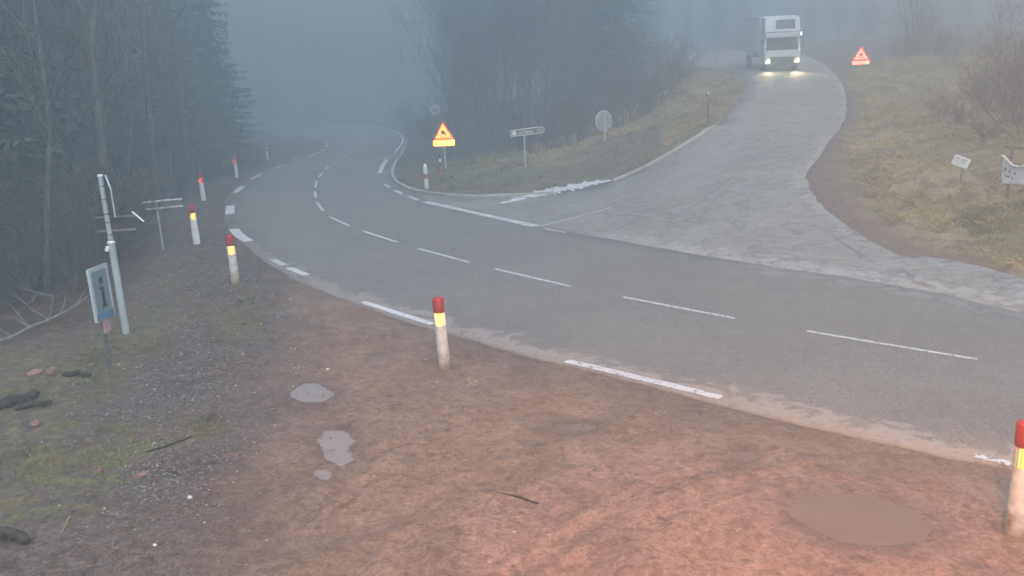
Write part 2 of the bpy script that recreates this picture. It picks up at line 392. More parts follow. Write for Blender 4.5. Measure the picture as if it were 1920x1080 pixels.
# ---- asphalt materials
def nodes(m): return m.node_tree.nodes, m.node_tree.links
def asphalt(name, c1, c2, dust, cracks):
    m = bpy.data.materials.new(name); m.use_nodes = True; N, L = nodes(m); b = N['Principled BSDF']
    tc = N.new('ShaderNodeTexCoord')
    def noise(s, d=6, dist=0, vec=None):
        n_ = N.new('ShaderNodeTexNoise'); n_.inputs['Scale'].default_value = s; n_.inputs['Detail'].default_value = d; n_.inputs['Distortion'].default_value = dist
        L.new(vec or tc.outputs['Object'], n_.inputs['Vector']); return n_
    def rngn(src, a, b_, c=0, d=1):
        r = N.new('ShaderNodeMapRange'); r.inputs[1].default_value = a; r.inputs[2].default_value = b_; r.inputs[3].default_value = c; r.inputs[4].default_value = d; L.new(src, r.inputs[0]); return r.outputs[0]
    def mix(f, a, b_):
        x = N.new('ShaderNodeMix'); x.data_type = 'RGBA'; L.new(f, x.inputs[0])
        for s_, v in ((6, a), (7, b_)):
            if isinstance(v, tuple): x.inputs[s_].default_value = (*v, 1)
            else: L.new(v, x.inputs[s_])
        return x.outputs[2]
    def math_(op, a, b_):
        x = N.new('ShaderNodeMath'); x.operation = op
        for s_, v in ((0, a), (1, b_)):
            if isinstance(v, (int, float)): x.inputs[s_].default_value = v
            else: L.new(v, x.inputs[s_])
        return x.outputs[0]
    big = noise(.35, 4); fine = noise(38, 4); mid = noise(5, 8)
    col = mix(rngn(big.outputs[0], .35, .65), c1, c2)
    g = rngn(fine.outputs[0], .3, .7, .45, 1.6); g2 = rngn(mid.outputs[0], .3, .7, .93, 1.07)
    sc_ = N.new('ShaderNodeVectorMath'); sc_.operation = 'SCALE'; L.new(col, sc_.inputs[0]); L.new(math_('MULTIPLY', g, g2), sc_.inputs['Scale']); col = sc_.outputs[0]
    # light stone chips
    chip = N.new('ShaderNodeTexVoronoi'); chip.inputs['Scale'].default_value = 16; L.new(tc.outputs['Object'], chip.inputs['Vector'])
    col = mix(math_('MULTIPLY', rngn(chip.outputs['Distance'], .22, .12), .35), col, (.30, .29, .28))
    at_ = N.new('ShaderNodeAttribute'); at_.attribute_name = 'edge'      # metres from the ragged, gravelly border
    e = math_('ADD', at_.outputs['Fac'], rngn(noise(1.6, 9, 1.5).outputs[0], .3, .7, -.55, .55))
    ef = rngn(e, .62, .45)
    ef = math_('MULTIPLY', ef, rngn(noise(9, 6).outputs[0], .32, .5, .35, 1))
    col = mix(ef, col, dust)
    if cracks:
        wv = N.new('ShaderNodeVectorMath'); wv.operation = 'ADD'; nn = noise(.8, 3); sw = N.new('ShaderNodeVectorMath'); sw.operation = 'SCALE'; L.new(nn.outputs[1], sw.inputs[0]); sw.inputs['Scale'].default_value = 1.8
        L.new(tc.outputs['Object'], wv.inputs[0]); L.new(sw.outputs[0], wv.inputs[1])
        vo = N.new('ShaderNodeTexVoronoi'); vo.feature = 'DISTANCE_TO_EDGE'; vo.inputs['Scale'].default_value = .62; L.new(wv.outputs[0], vo.inputs['Vector'])
        vo2 = N.new('ShaderNodeTexVoronoi'); vo2.feature = 'DISTANCE_TO_EDGE'; vo2.inputs['Scale'].default_value = 2.6; L.new(wv.outputs[0], vo2.inputs['Vector'])
        cr = math_('MULTIPLY', rngn(vo.outputs[0], .05, .01), rngn(noise(.5, 3).outputs[0], .38, .5))
        cr2 = math_('MULTIPLY', rngn(vo2.outputs[0], .08, .01), rngn(noise(.45, 3, .5).outputs[0], .48, .58))
        col = mix(math_('MULTIPLY', math_('MAXIMUM', cr, cr2), .38), col, (.05, .048, .05))
        # patches of worn, pale chippings swept by tyres
        st = noise(.9, 10, 2.2); col = mix(math_('MULTIPLY', rngn(st.outputs[0], .46, .60), .4), col, dust)
        st = noise(2.3, 10, 1.2); col = mix(math_('MULTIPLY', rngn(st.outputs[0], .57, .64), .4), col, (.10, .096, .094))
    L.new(col, b.inputs['Base Color'])
    L.new(rngn(noise(2.2, 5).outputs[0], .35, .65, .62, .76), b.inputs['Roughness'])
    bp = N.new('ShaderNodeBump'); bp.inputs['Strength'].default_value = .5; bp.inputs['Distance'].default_value = .012; L.new(noise(60, 3).outputs[0], bp.inputs['Height']); L.new(bp.outputs[0], b.inputs['Normal'])
    return m
A_main = asphalt('main_asphalt', (.175, .163, .150), (.195, .182, .168), (.29, .262, .25), False)
A_side = asphalt('old_side_asphalt', (.215, .20, .18), (.27, .25, .228), (.38, .365, .35), True)

def edge_main(x, y):
    d = pdist(near_w[:400], x, y); kk = np.clip(1 - (np.hypot(x, y) - 20) / 14, 0.25, 1)
    d = d / kk
    d2 = pdist([p for p in split_w if p[0] > 6.5], x, y) + .1
    return np.minimum(d, d2)
main_road = tag(sheet('main_road', main_poly, .012, A_main, 1.0, attrs=[('edge', edge_main)]), kind='structure')
side_road = tag(sheet('side_road', side_poly, .004, A_side, 1.0, attrs=[('edge', lambda x, y: np.minimum(pdist([p for p in split_w if p[0] > 3], x, y) * .7, pdist(sr_w, x, y) + .25))]), kind='structure')

# ------------------------------------------------------------------ ground
def poly_mask(pts, soft=.8, nz=.6, ns=.7):
    return (wp(pts), soft, nz, ns)
ZONES = {
 'grass': [poly_mask([(-100,700),(100,640),(235,585),(300,490),(360,470),(300,560),(330,640),(240,700),(210,770),(260,800),(230,900),(120,940),(-100,1000)], .7, 1.6, 1.3),
           poly_mask([(350,790),(400,775),(430,800),(380,830)], .2, .5, 2), poly_mask([(390,600),(470,540),(500,600),(430,650)], .3, 1.2, 1.6),
           poly_mask([(740,300),(765,275),(860,300),(1000,300),(1130,268),(1260,215),(1340,190),(1340,238),(1240,299),(1150,338),(1000,360),(830,370),(745,345)], 1.2, 1.5, .6),
           poly_mask([(1760,430),(1820,390),(1980,370),(1980,480),(1900,490)], .8, 1.2, .8), poly_mask([(1700,66),(1990,40),(1990,125),(1880,125),(1760,112)], 3, 2, .3)],
 'straw': [poly_mask([(1590,135),(1640,108),(1990,100),(2100,560),(1920,512),(1800,470),(1690,430),(1620,380),(1590,300),(1612,220)], .8, 1.2, .6),
           poly_mask([(900,320),(1100,290),(1270,225),(1390,150),(1330,130),(1200,190),(1100,240),(900,290)], 2, 1.5, .6),
           poly_mask([(1260,215),(1390,160),(1340,238),(1240,299)], 1.5, 1.5, .5)],
 'mud': [poly_mask([(500,508),(560,540),(700,590),(850,640),(1180,722),(1480,800),(2300,985),(2300,1500),(420,1500),(450,1080),(500,850),(520,700),(520,580)], 1.5, 1.4, .5),
         poly_mask([(1510,330),(1560,300),(1585,240),(1606,240),(1600,300),(1615,370),(1690,430),(1800,470),(1920,512),(2100,600),(1920,600),(1640,470)], .5, .6, .8),
         poly_mask([(1790,255),(1870,235),(1960,255),(1960,375),(1840,350)], .8, .8, .8)],
 'gravel': [poly_mask([(280,480),(340,440),(420,430),(500,490),(500,580),(460,680),(400,820),(420,960),(260,980),(200,860),(250,700),(300,600),(250,560)], 1.1, 1.6, 1.0)],
 'litter': [poly_mask([(-400,640),(-100,660),(60,635),(170,600),(250,500),(290,440),(370,350),(440,312),(510,290),(470,250),(300,240),(-400,250)], 1.2, 1.5, .5),
            poly_mask([(760,262),(800,300),(960,312),(1100,272),(1220,222),(1330,150),(1250,110),(1000,120),(800,215)], 2, 1.5, .4)],
}
PUD = [ # pixel outlines of the puddles
 ([(541,737),(552,722),(580,715),(610,721),(624,737),(612,752),(583,757),(556,750)], 'pale oval rain puddle in the mud, upper of the two on the left'),
 ([(586,822),(600,808),(632,804),(660,808),(659,830),(652,848),(662,868),(640,884),(620,868),(606,842)], 'ragged rain puddle below the pale oval puddle in the mud'),
 ([(588,884),(600,877),(618,880),(626,890),(612,899),(594,895)], 'very small shallow puddle with stones below the ragged puddle'),
 ([(1478,946),(1510,930),(1570,922),(1640,930),(1705,950),(1750,975),(1752,1000),(1690,1022),(1600,1022),(1530,1000),(1482,970)], 'largest puddle, reddish brown water beside the roadside bollard at the right edge'),
 ([(1368,856),(1385,847),(1412,848),(1428,857),(1410,866),(1382,866)], 'small faint puddle in the red mud beside the road edge'),
 ([(1036,800),(1058,794),(1085,797),(1112,794),(1118,803),(1090,810),(1062,809)], 'thin broken puddle in the red mud among gravel crumbs'),
]
pud_w = [smooth_line(wp(p), .12, 2, closed=True) for p, _ in PUD]
rs = np.concatenate([[0.01], np.geomspace(2.5, 6, 60), np.geomspace(6, 30, 520)[1:], np.geomspace(30, 90, 190)[1:], np.geomspace(90, 290, 40)[1:]])
az = np.concatenate([np.linspace(-180, -48, 22)[:-1], np.linspace(-48, 44, 470)[:-1], np.linspace(44, 180, 22)[:-1]]) * math.pi / 180
RR, AA = np.meshgrid(rs, az, indexing='ij'); GX = RR * np.sin(AA); GY = RR * np.cos(AA); gx = GX.ravel(); gy = GY.ravel()
gz = T(gx, gy)
zone = {}
for k, lst in ZONES.items():
    a = np.zeros(gx.shape)
    for poly, soft, nz, ns in lst:
        d = sdist(poly, gx, gy); d = d + nz * 2 * fbm(gx * ns, gy * ns, 4)
        a = np.maximum(a, sst(-soft, soft, d) * (.45 if k == 'mud' and poly is ZONES['mud'][1][0] else 1))
    zone[k] = a
dmain = sdist(main_poly, gx, gy); dside = sdist(side_poly, gx, gy); dr = np.maximum(dmain, dside)
rough = .006 + .04 * zone['grass'] * (RR.ravel() > 12) + .11 * zone['straw'] + .16 * zone['litter']
offr = sst(.0, 1.5, -dr)
bump = (fbm(gx * 2.2, gy * 2.2, 4) * 2 * rough + fbm(gx * 9, gy * 9, 2) * .012 * (1 - zone['mud'] * .4)) * (0.25 + .75 * offr)
# wheel ruts in the mud of the lay-by
for line, wd, dp in [([(520,620),(480,680),(500,760)], .16, .02), ([(700,900),(900,850),(1150,760)], .3, .018), ([(500,1040),(800,940),(1080,850),(1250,790)], .25, .015), ([(530,530),(560,640),(620,760),(640,900)], .3, .02), ([(960,1080),(1180,930),(1330,880),(1500,850)], .12, .014), ([(1060,1080),(1250,960),(1400,905),(1560,872)], .12, .014), ([(560,980),(640,900),(720,840),(820,800)], .1, .014), ([(700,620),(760,690),(900,780),(1150,900)], .13, .012)]:
    d = pdist(smooth_line(wp(line), .3), gx, gy); bump -= dp * .9 * np.exp(-(d / wd) ** 2) * (.75 + .5 * vn(gx * 9, gy * 9)) - dp * .7 * np.exp(-((d - wd * 1.6) / (wd * .5)) ** 2)
bump += .25 * np.clip(fbm(gx * .25, gy * .25, 2), -.3, .3) * zone['litter']
PLV = []; wet = np.zeros(gx.shape)
for pw in pud_w:
    c = np.mean(pw, 0); lev = float(T(np.array([c[0]]), np.array([c[1]]))[0]) - .012; PLV.append(lev)
    d = sdist(pw, gx, gy); wet = np.maximum(wet, sst(-.45, .0, d + .25 * fbm(gx * 4, gy * 4, 3)))
    t = sst(-.35, .05, d); bump = bump * (1 - t) + t * (-.024 * sst(-.12, .14, d) + fbm(gx * 5, gy * 5, 4) * .03)
gz = gz + np.where(dr > .12, -.13, np.where(dr > -.02, -.05, bump - .035 * np.exp(-np.clip(-dr, 0, 9) / .5)))
V = np.c_[gx, gy, gz]; nr, na = RR.shape
I, J = np.meshgrid(np.arange(nr - 1), np.arange(na), indexing='ij'); J2 = (J + 1) % na
Fq = np.stack([I * na + J, (I + 1) * na + J, (I + 1) * na + J2, I * na + J2], -1).reshape(-1, 4)[:, ::-1]

def ground_mat():
    m = bpy.data.materials.new('ground'); m.use_nodes = True; N, L = nodes(m); b = N['Principled BSDF']; tc = N.new('ShaderNodeTexCoord')
    def noise(s, d=6, dist=0):
        n_ = N.new('ShaderNodeTexNoise'); n_.inputs['Scale'].default_value = s; n_.inputs['Detail'].default_value = d; n_.inputs['Distortion'].default_value = dist
        L.new(tc.outputs['Object'], n_.inputs['Vector']); return n_.outputs[0]
    def rg(src, a, b_, c=0, d=1):
        r = N.new('ShaderNodeMapRange'); r.inputs[1].default_value = a; r.inputs[2].default_value = b_; r.inputs[3].default_value = c; r.inputs[4].default_value = d; L.new(src, r.inputs[0]); return r.outputs[0]
    def mix(f, a, b_):
        x = N.new('ShaderNodeMix'); x.data_type = 'RGBA'
        if isinstance(f, float): x.inputs[0].default_value = f
        else: L.new(f, x.inputs[0])
        for s_, v in ((6, a), (7, b_)):
            if isinstance(v, tuple): x.inputs[s_].default_value = (*v, 1)
            else: L.new(v, x.inputs[s_])
        return x.outputs[2]
    def mth(op, a, b_):
        x = N.new('ShaderNodeMath'); x.operation = op
        for s_, v in ((0, a), (1, b_)):
            if isinstance(v, (int, float)): x.inputs[s_].default_value = v
            else: L.new(v, x.inputs[s_])
        return x.outputs[0]
    def A(n_): a = N.new('ShaderNodeAttribute'); a.attribute_name = n_; return a.outputs['Fac']
    n1 = noise(1.3, 8, .6); n2 = noise(6, 8, .4); n3 = noise(28, 6); n4 = noise(.35, 4)
    col = mix(rg(n2, .35, .65), (.11, .082, .07), (.19, .145, .12))
    col = mix(rg(n3, .52, .66), col, (.065, .05, .046))
    mud = mix(rg(n1, .36, .62), (.265, .172, .13), (.225, .142, .105)); mud = mix(mth('MULTIPLY', rg(n2, .54, .68), .55), mud, (.14, .08, .066)); mud = mix(mth('MULTIPLY', rg(noise(3.1, 9, 1.5), .56, .64), .5), mud, (.30, .20, .155))
    col = mix(A('mud'), col, mud)
    vo = N.new('ShaderNodeTexVoronoi'); vo.inputs['Scale'].default_value = 17; L.new(tc.outputs['Object'], vo.inputs['Vector'])
    cs = N.new('ShaderNodeSeparateColor'); L.new(vo.outputs['Color'], cs.inputs[0])
    gcol = mix(cs.outputs[0], (.07, .058, .055), (.27, .245, .23)); gcol = mix(rg(vo.outputs['Distance'], .3, .5), gcol, (.06, .045, .04))
    col = mix(mth('MULTIPLY', A('gravel'), rg(n2, .40, .55)), col, gcol)
    lit = mix(rg(n2, .35, .65), (.035, .024, .022), (.10, .062, .05)); lit = mix(rg(n3, .55, .62), lit, (.15, .09, .06))
    col = mix(A('litter'), col, lit)
    st = mix(rg(n2, .35, .65), (.20, .155, .085), (.38, .30, .17)); st = mix(rg(n1, .50, .64), st, (.16, .105, .08)); st = mix(mth('MULTIPLY', rg(n4, .5, .6), .35), st, (.09, .09, .04))
    col = mix(A('straw'), col, st)
    gr = mix(rg(n2, .35, .65), (.10, .105, .045), (.17, .17, .07)); gr = mix(mth('MULTIPLY', rg(n1, .5, .62), .8), gr, (.17, .125, .07))
    gf = mth('MULTIPLY', A('grass'), rg(mth('ADD', n2, mth('MULTIPLY', n1, .6)), .72, .92))
    col = mix(gf, col, gr)
    b.inputs['Specular IOR Level'].default_value = .3
    # scattered pale pebbles
    v2 = N.new('ShaderNodeTexVoronoi'); v2.inputs['Scale'].default_value = 6.5; L.new(tc.outputs['Object'], v2.inputs['Vector'])
    c2 = N.new('ShaderNodeSeparateColor'); L.new(v2.outputs['Color'], c2.inputs[0])
    col = mix(mth('MULTIPLY', rg(v2.outputs['Distance'], .13, .09), rg(c2.outputs[1], .80, .84)), col, (.36, .31, .28))
    n5 = noise(11, 10, 2.0); n6 = noise(70, 4); n7 = noise(3.5, 10, 2.5)
    k_ = mth('MULTIPLY', mth('MULTIPLY', rg(n5, .38, .60, .78, 1.12), rg(n6, .35, .65, .84, 1.14)), rg(n7, .38, .56, .80, 1.08))
    sv = N.new('ShaderNodeVectorMath'); sv.operation = 'SCALE'; L.new(col, sv.inputs[0]); L.new(k_, sv.inputs['Scale']); col = sv.outputs[0]
    col = mix(mth('MULTIPLY', A('wet'), .35), col, (.085, .052, .042))
    L.new(col, b.inputs['Base Color'])
    n8 = noise(.75, 7, 1.0); wp_ = mth('MULTIPLY', rg(n8, .50, .57), A('mud'))      # damp hollows in the mud
    sv2 = N.new('ShaderNodeVectorMath'); sv2.operation = 'SCALE'; L.new(col, sv2.inputs[0]); L.new(rg(wp_, 0, 1, 1.04, .90), sv2.inputs['Scale'])
    L.new(sv2.outputs[0], b.inputs['Base Color'])
    L.new(mth('SUBTRACT', rg(n1, .4, .62, .66, .92), mth('MAXIMUM', mth('MULTIPLY', A('wet'), .35), mth('MULTIPLY', wp_, .32))), b.inputs['Roughness'])
    h = mth('ADD', mth('MULTIPLY', n2, .3), mth('MULTIPLY', n5, .8)); h = mth('ADD', h, mth('MULTIPLY', rg(vo.outputs['Distance'], 0, .6, .25, 0), A('gravel')))
    bp = N.new('ShaderNodeBump'); bp.inputs['Distance'].default_value = .02; bp.inputs['Strength'].default_value = .7
    L.new(h, bp.inputs['Height']); L.new(bp.outputs[0], b.inputs['Normal'])
    return m
ground = tag(npmesh('ground', V, Fq, ground_mat(), smooth=True), kind='structure')
for k, a in zone.items(): attr(ground, k, a)
attr(ground, 'wet', wet)

# puddles
def water_mat(ca=(.17, .115, .09, 1), cb=(.21, .145, .115, 1)):
    m = bpy.data.materials.new('muddy_and_fog_painted_water'); m.use_nodes = True; N, L = nodes(m); b = N['Principled BSDF']
    b.inputs['Roughness'].default_value = .04; b.inputs['IOR'].default_value = 1.33
    n_ = N.new('ShaderNodeTexNoise'); n_.inputs['Scale'].default_value = 4; x = N.new('ShaderNodeMix'); x.data_type = 'RGBA'; x.inputs[6].default_value = ca; x.inputs[7].default_value = cb
    L.new(n_.outputs[0], x.inputs[0]); L.new(x.outputs[2], b.inputs['Base Color']); return m
WM = water_mat(); W_FOG_PAINTED = water_mat((.25, .21, .195, 1), (.30, .26, .24, 1))  # second water: fog reflection painted in as a paler base colour
for (p, lab), pw, lev in zip(PUD, pud_w, PLV):
    c = np.mean(pw, 0); o = MB(); q = np.array(pw) - c; sc2 = 1.3
    jit = [1 + .16 * (random.Random(i * 7 + len(pw)).random() - .5) for i in range(len(q))]
    o.add([(a[0] * sc2 * j, a[1] * sc2 * j, SX * a[0] * sc2 * j) for a, j in zip(q, jit)], [tuple(range(len(q)))])
    ob = o.build('puddle', W_FOG_PAINTED if 'oval rain' in lab or 'ragged' in lab else WM, smooth=False); ob.location = (c[0], c[1], lev)
    if ob.data.polygons[0].normal.z < 0: ob.data.flip_normals()
    tag(ob, lab, 'puddle', kind='structure')

# ------------------------------------------------------------------ markings
def mark_mat(worn):
    m = bpy.data.materials.new('road_paint'); m.use_nodes = True; N, L = nodes(m); b = N['Principled BSDF']; tc = N.new('ShaderNodeTexCoord')
    n_ = N.new('ShaderNodeTexNoise'); n_.inputs['Scale'].default_value = 14; n_.inputs['Detail'].default_value = 9; L.new(tc.outputs['Object'], n_.inputs['Vector'])
    r = N.new('ShaderNodeMapRange'); r.inputs[1].default_value = worn; r.inputs[2].default_value = worn + .08; L.new(n_.outputs[0], r.inputs[0])
    x = N.new('ShaderNodeMix'); x.data_type = 'RGBA'; L.new(r.outputs[0], x.inputs[0]); x.inputs[6].default_value = (.62, .63, .64, 1); x.inputs[7].default_value = (.17, .16, .155, 1)
    L.new(x.outputs[2], b.inputs['Base Color']); b.inputs['Roughness'].default_value = .6; return m
MK1 = mark_mat(.62); MK2 = mark_mat(.50); MK3 = mark_mat(.55)
def stripe(name, px, width, m, parent, lift=.018, seg=.35):
    P = smooth_line(wp(px), seg, 1 if len(px) > 2 else 0); P = np.array(P); vs = []; fs = []
    for i, p in enumerate(P):
        d = P[min(i + 1, len(P) - 1)] - P[max(i - 1, 0)]; d = d / (np.hypot(*d) + 1e-9); nn_ = np.array([-d[1], d[0]])
        for s in (-1, 1):
            wob = 1 + .06 * math.sin(i * 2.3 + s); q = p + nn_ * s * width / 2 * wob; vs.append((q[0], q[1], Tz(q[0], q[1]) + lift))
    for i in range(len(P) - 1): fs.append((2 * i, 2 * i + 2, 2 * i + 3, 2 * i + 1))
    return MB().add(vs, fs).build(name, m, parent)
for a, b_ in [((1513,622),(1832,675)),((1168,558),(1378,598)),((928,505),(1070,538)),((783,467),(880,493)),((682,434),(746,455)),((618,407),(656,425)),((594,380),(606,396)),((590,359),(592,371)),((594,340),(591,352)),((605,324),(598,333)),((619,311),(609,319)),((636,300),(625,307)),((653,289),(642,296)),((667,282),(658,287)),((678,275),(672,279)),((683,269),(681,272)),((686,260),(685,266)),((677,252),(682,256)),((660,250),(670,251)),((1990,705),(2330,765))]:
    stripe('centre_dash', [a, b_], .12, MK3 if a[0] > 700 else MK1, main_road)
for l, wd, m_ in [([(1062,678),(1200,710),(1352,747)], .20, MK3),([(680,567),(745,588),(812,609)], .19, MK1),([(541,503),(576,517)], .22, MK3),([(511,487),(533,498)], .20, MK2),([(438,430),(449,443),(467,453)], .34, MK1),
    ([(432,386),(431,402)], .34, MK1),([(455,350),(441,362)], .3, MK1),([(491,326),(471,336)], .3, MK1),([(530,309),(512,317)], .3, MK1),([(562,297),(547,301)], .28, MK1),([(597,287),(578,292)], .28, MK1),([(609,279),(602,282)], .25, MK1),
    ([(612,271),(613,276)], .25, MK1),([(606,265),(611,268)], .25, MK1),([(590,259),(598,261)], .25, MK1),([(567,256),(577,257)], .25, MK1),([(520,252),(545,253)], .25, MK1),([(1825,856),(1860,862),(1895,872)], .16, MK2),([(2050,902),(2300,960)], .18, MK2),
    ([(753,252),(757,262),(753,270),(741,285)], .22, MK1),([(726,300),(717,311),(712,325)], .26, MK1),([(718,345),(745,360),(783,376)], .2, MK1),([(560,232),(640,232.5),(700,237),(736,244),(751,251)], .2, MK3)]:
    stripe('edge_dash', l, wd, m_, main_road)
for i in range(8):   # give-way line of broad blocks
    a = i / 8; b_ = (i + .93) / 8
    stripe('give_way_block', [(797 + 211 * a, 379 + 46.5 * a), (797 + 211 * b_, 379 + 46.5 * b_)], .42, MK3 if i % 2 else MK1, main_road)
stripe('side_centre_line', [(1014,424),(1080,407),(1145,390)], .10, MK3, side_road, .012)
TAR = mat('tar_seam', (.09, .087, .085), .7, var=.4, scale=3)
for l_ in ([(1376,330),(1335,360),(1300,388),(1262,408),(1250,428)],[(1497,185),(1470,215),(1440,250),(1415,272)],[(1405,322),(1365,352),(1330,385),(1312,410)],[(1215,395),(1180,420),(1150,436)],[(1100,380),(1180,362),(1240,340)],[(1560,440),(1600,470),(1640,492)]):
    stripe('tar_seam', l_, .035, TAR, side_road, .009)
stripe('faded_guide_line', [(1020,429),(1060,437)], .14, MK2, main_road)

# ------------------------------------------------------------------ kerb, snow
def kerb(px, hw=.075, h=.12):
    P = np.array(smooth_line(wp(px), .35, 2)); vs = []; fs = []
    prof = [(-hw, -.1), (-hw, h - .02), (-hw + .02, h), (hw - .015, h), (hw, h - .015), (hw, -.1)]
    for i, p in enumerate(P):
        d = P[min(i + 1, len(P) - 1)] - P[max(i - 1, 0)]; d = d / (np.hypot(*d) + 1e-9); nn_ = np.array([-d[1], d[0]])
        for s, z in prof: q = p + nn_ * s; vs.append((q[0], q[1], Tz(p[0], p[1]) + z))
    k = len(prof)
    for i in range(len(P) - 1):
        for j in range(k - 1): fs.append((i * k + j, i * k + j + 1, (i + 1) * k + j + 1, (i + 1) * k + j))
    fs.append(tuple(range(k))); fs.append(tuple((len(P) - 1) * k + j for j in range(k)))
    return MB().add(vs, fs)
tag(kerb([(764,262),(754,285),(739,312),(734,327),(744,345),(776,360),(850,371),(940,369),(1040,363)]).build('kerb', M['kerb']), 'pale concrete kerb curving round the tip of the grass island', 'kerb', kind='structure')
tag(kerb([(1150,340),(1195,322),(1240,298),(1295,267),(1340,239)]).build('kerb', M['kerb']), 'pale kerb along the side road edge of the grass island', 'kerb', kind='structure')
def snow(pxs, label, seed):
    line = smooth_line(wp([p[:2] for p in pxs]), .06, 2); L_ = len(line); wds = np.interp(np.linspace(0, 1, L_), np.linspace(0, 1, len(pxs)), [p[2] for p in pxs])
    vs = []; fs = []; K = 11; P = np.array(line)
    for i, p in enumerate(P):
        d = P[min(i + 1, L_ - 1)] - P[max(i - 1, 0)]; d = d / (np.hypot(*d) + 1e-9); nn_ = np.array([-d[1], d[0]])
        wl = wds[i] * (.2 + 1.5 * float(vn(np.array(i * .31 + seed), np.array(3.))) * (.5 + float(vn(np.array(i * .9), np.array(5.))))); wr = wds[i] * (.2 + 1.5 * float(vn(np.array(i * .37 + seed), np.array(9.))) * (.5 + float(vn(np.array(i * .8), np.array(11.)))))
        for k in range(K):
            s = k / (K - 1) * 2 - 1; q = p + nn_ * (s * (wl if s > 0 else wr)); hh = (1 - s * s) * (.015 + .045 * float(vn(q[0] * np.array(4.), q[1] * np.array(4.)))) * min(1, i / 4, (L_ - 1 - i) / 4)
            vs.append((q[0], q[1], Tz(q[0], q[1]) + .003 + hh))
    for i in range(L_ - 1):
        for k in range(K - 1): fs.append((i * K + k, (i + 1) * K + k, (i + 1) * K + k + 1, i * K + k + 1))
    o = MB().add(vs, fs).build('snow_patch', M['snow'], smooth=True); return tag(o, label, 'snow')
snow([(938,382,.06),(965,375,.25),(1000,364,.38),(1040,357,.42),(1075,350,.36),(1105,344,.3),(1145,339,.1)], 'dirty white strip of melting snow along the island kerb', 1)

# ------------------------------------------------------------------ bollards
def make_bollard(px, py, top, label, group='white roadside bollards with red caps', r=.1, hh=None, film='ry', clean=False, tilt=(0, 0)):
    b = at(px, py); H = hh or height_to(b, top); t = thing('roadside_bollard', label, 'bollard', b - Vector((0, 0, .03)), 0, group, tilt); H += .03
    MB().lathe([(r * 1.10, 0), (r * 1.08, .3), (r * .95, H * .62)], 28).build('body', M['whitec' if clean else 'white'], t, True)
    z0, z1 = H * .62, H * .79
    MB().lathe([(r * .74, z0 - .002), (r * .74, z1 + .004)], 28).build('band_core', M['orange'], t, True)
    bd = MB(); nside = 16; ap = r * .98; wd = 2 * ap * math.tan(math.pi / nside)
    face = math.atan2(-b.x, -b.y) if True else 0      # one facet faces the lamp
    for k in range(nside):
        a = 2 * math.pi * k / nside; rot = Matrix.Rotation(a + math.atan2(b.x, b.y) * -1, 3, 'Z')
        bd.cubes([(-wd / 2, z0), (wd / 2, z0), (wd / 2, z1), (-wd / 2, z1)], .009 if b.y < 30 else .02, -ap + .012, rot)
    bd.build('reflective_band', M[film], t)
    MB().lathe([(r * .99, z1 + .004), (r * 1.03, z1 + .012), (r * 1.03, H - .035), (r * .97, H - .025), (r * .4, H - .003), (.005, H)], 28).build('cap', M['red'], t, True)
    return t
make_bollard(834, 690, 556, 'white bollard with red cap standing alone before the white edge dash, mid foreground', tilt=(0, -.03))
make_bollard(1903, 1003, 789, 'largest, nearest red capped white bollard, cut by the right edge of the photo')
make_bollard(442, 532, 440, 'red capped white bollard with yellowish stained body, at the inner edge of the bend')
make_bollard(369, 457, 383, 'red capped white bollard with glowing orange band, just right of the twin rail sign', clean=True)
make_bollard(382, 376, 322, 'red capped bollard farther round the bend with only a faint orange band', film='rr', clean=True)
make_bollard(444, 332, 290, 'farthest clearly red capped bollard, beside the road where the trees begin', film='rr', clean=True)
# small far posts
def far_post(px, py, top, label):
    b = at(px, py); H = height_to(b, top); t = thing('delineator_post', label, 'marker post', b, 0, 'pale marker posts fading in the fog')
    MB().lathe([(.09, 0), (.085, H - .06), (.05, H - .01), (.01, H)], 14).build('body', M['whitec'], t, True)
    MB().lathe([(.094, H * .70), (.094, H * .84)], 14).build('band', M['redband'], t, True)
far_post(761, 239, 219, 'pale marker post in the fog under the faint triangular sign')
far_post(651, 229, 212, 'very faint white post beyond the far road bend')
far_post(502, 299, 276, 'faint pale post at the forest edge left of the road')
# island bollard
b = at(800, 354); H = height_to(b, 307)
t = thing('island_bollard', 'white round topped bollard with one red band at the tip of the island', 'bollard', b)
MB().lathe([(.11, -.02), (.105, H * .42)] , 24).build('body', M['whitec'], t, True)
MB().lathe([(.107, H * .42), (.107, H * .60)], 24).build('red_band', M['redband'], t, True)
MB().lathe([(.105, H * .60), (.105, H * .86), (.09, H * .95), (.05, H * .99), (.005, H)], 24).build('top', M['whitec'], t, True)

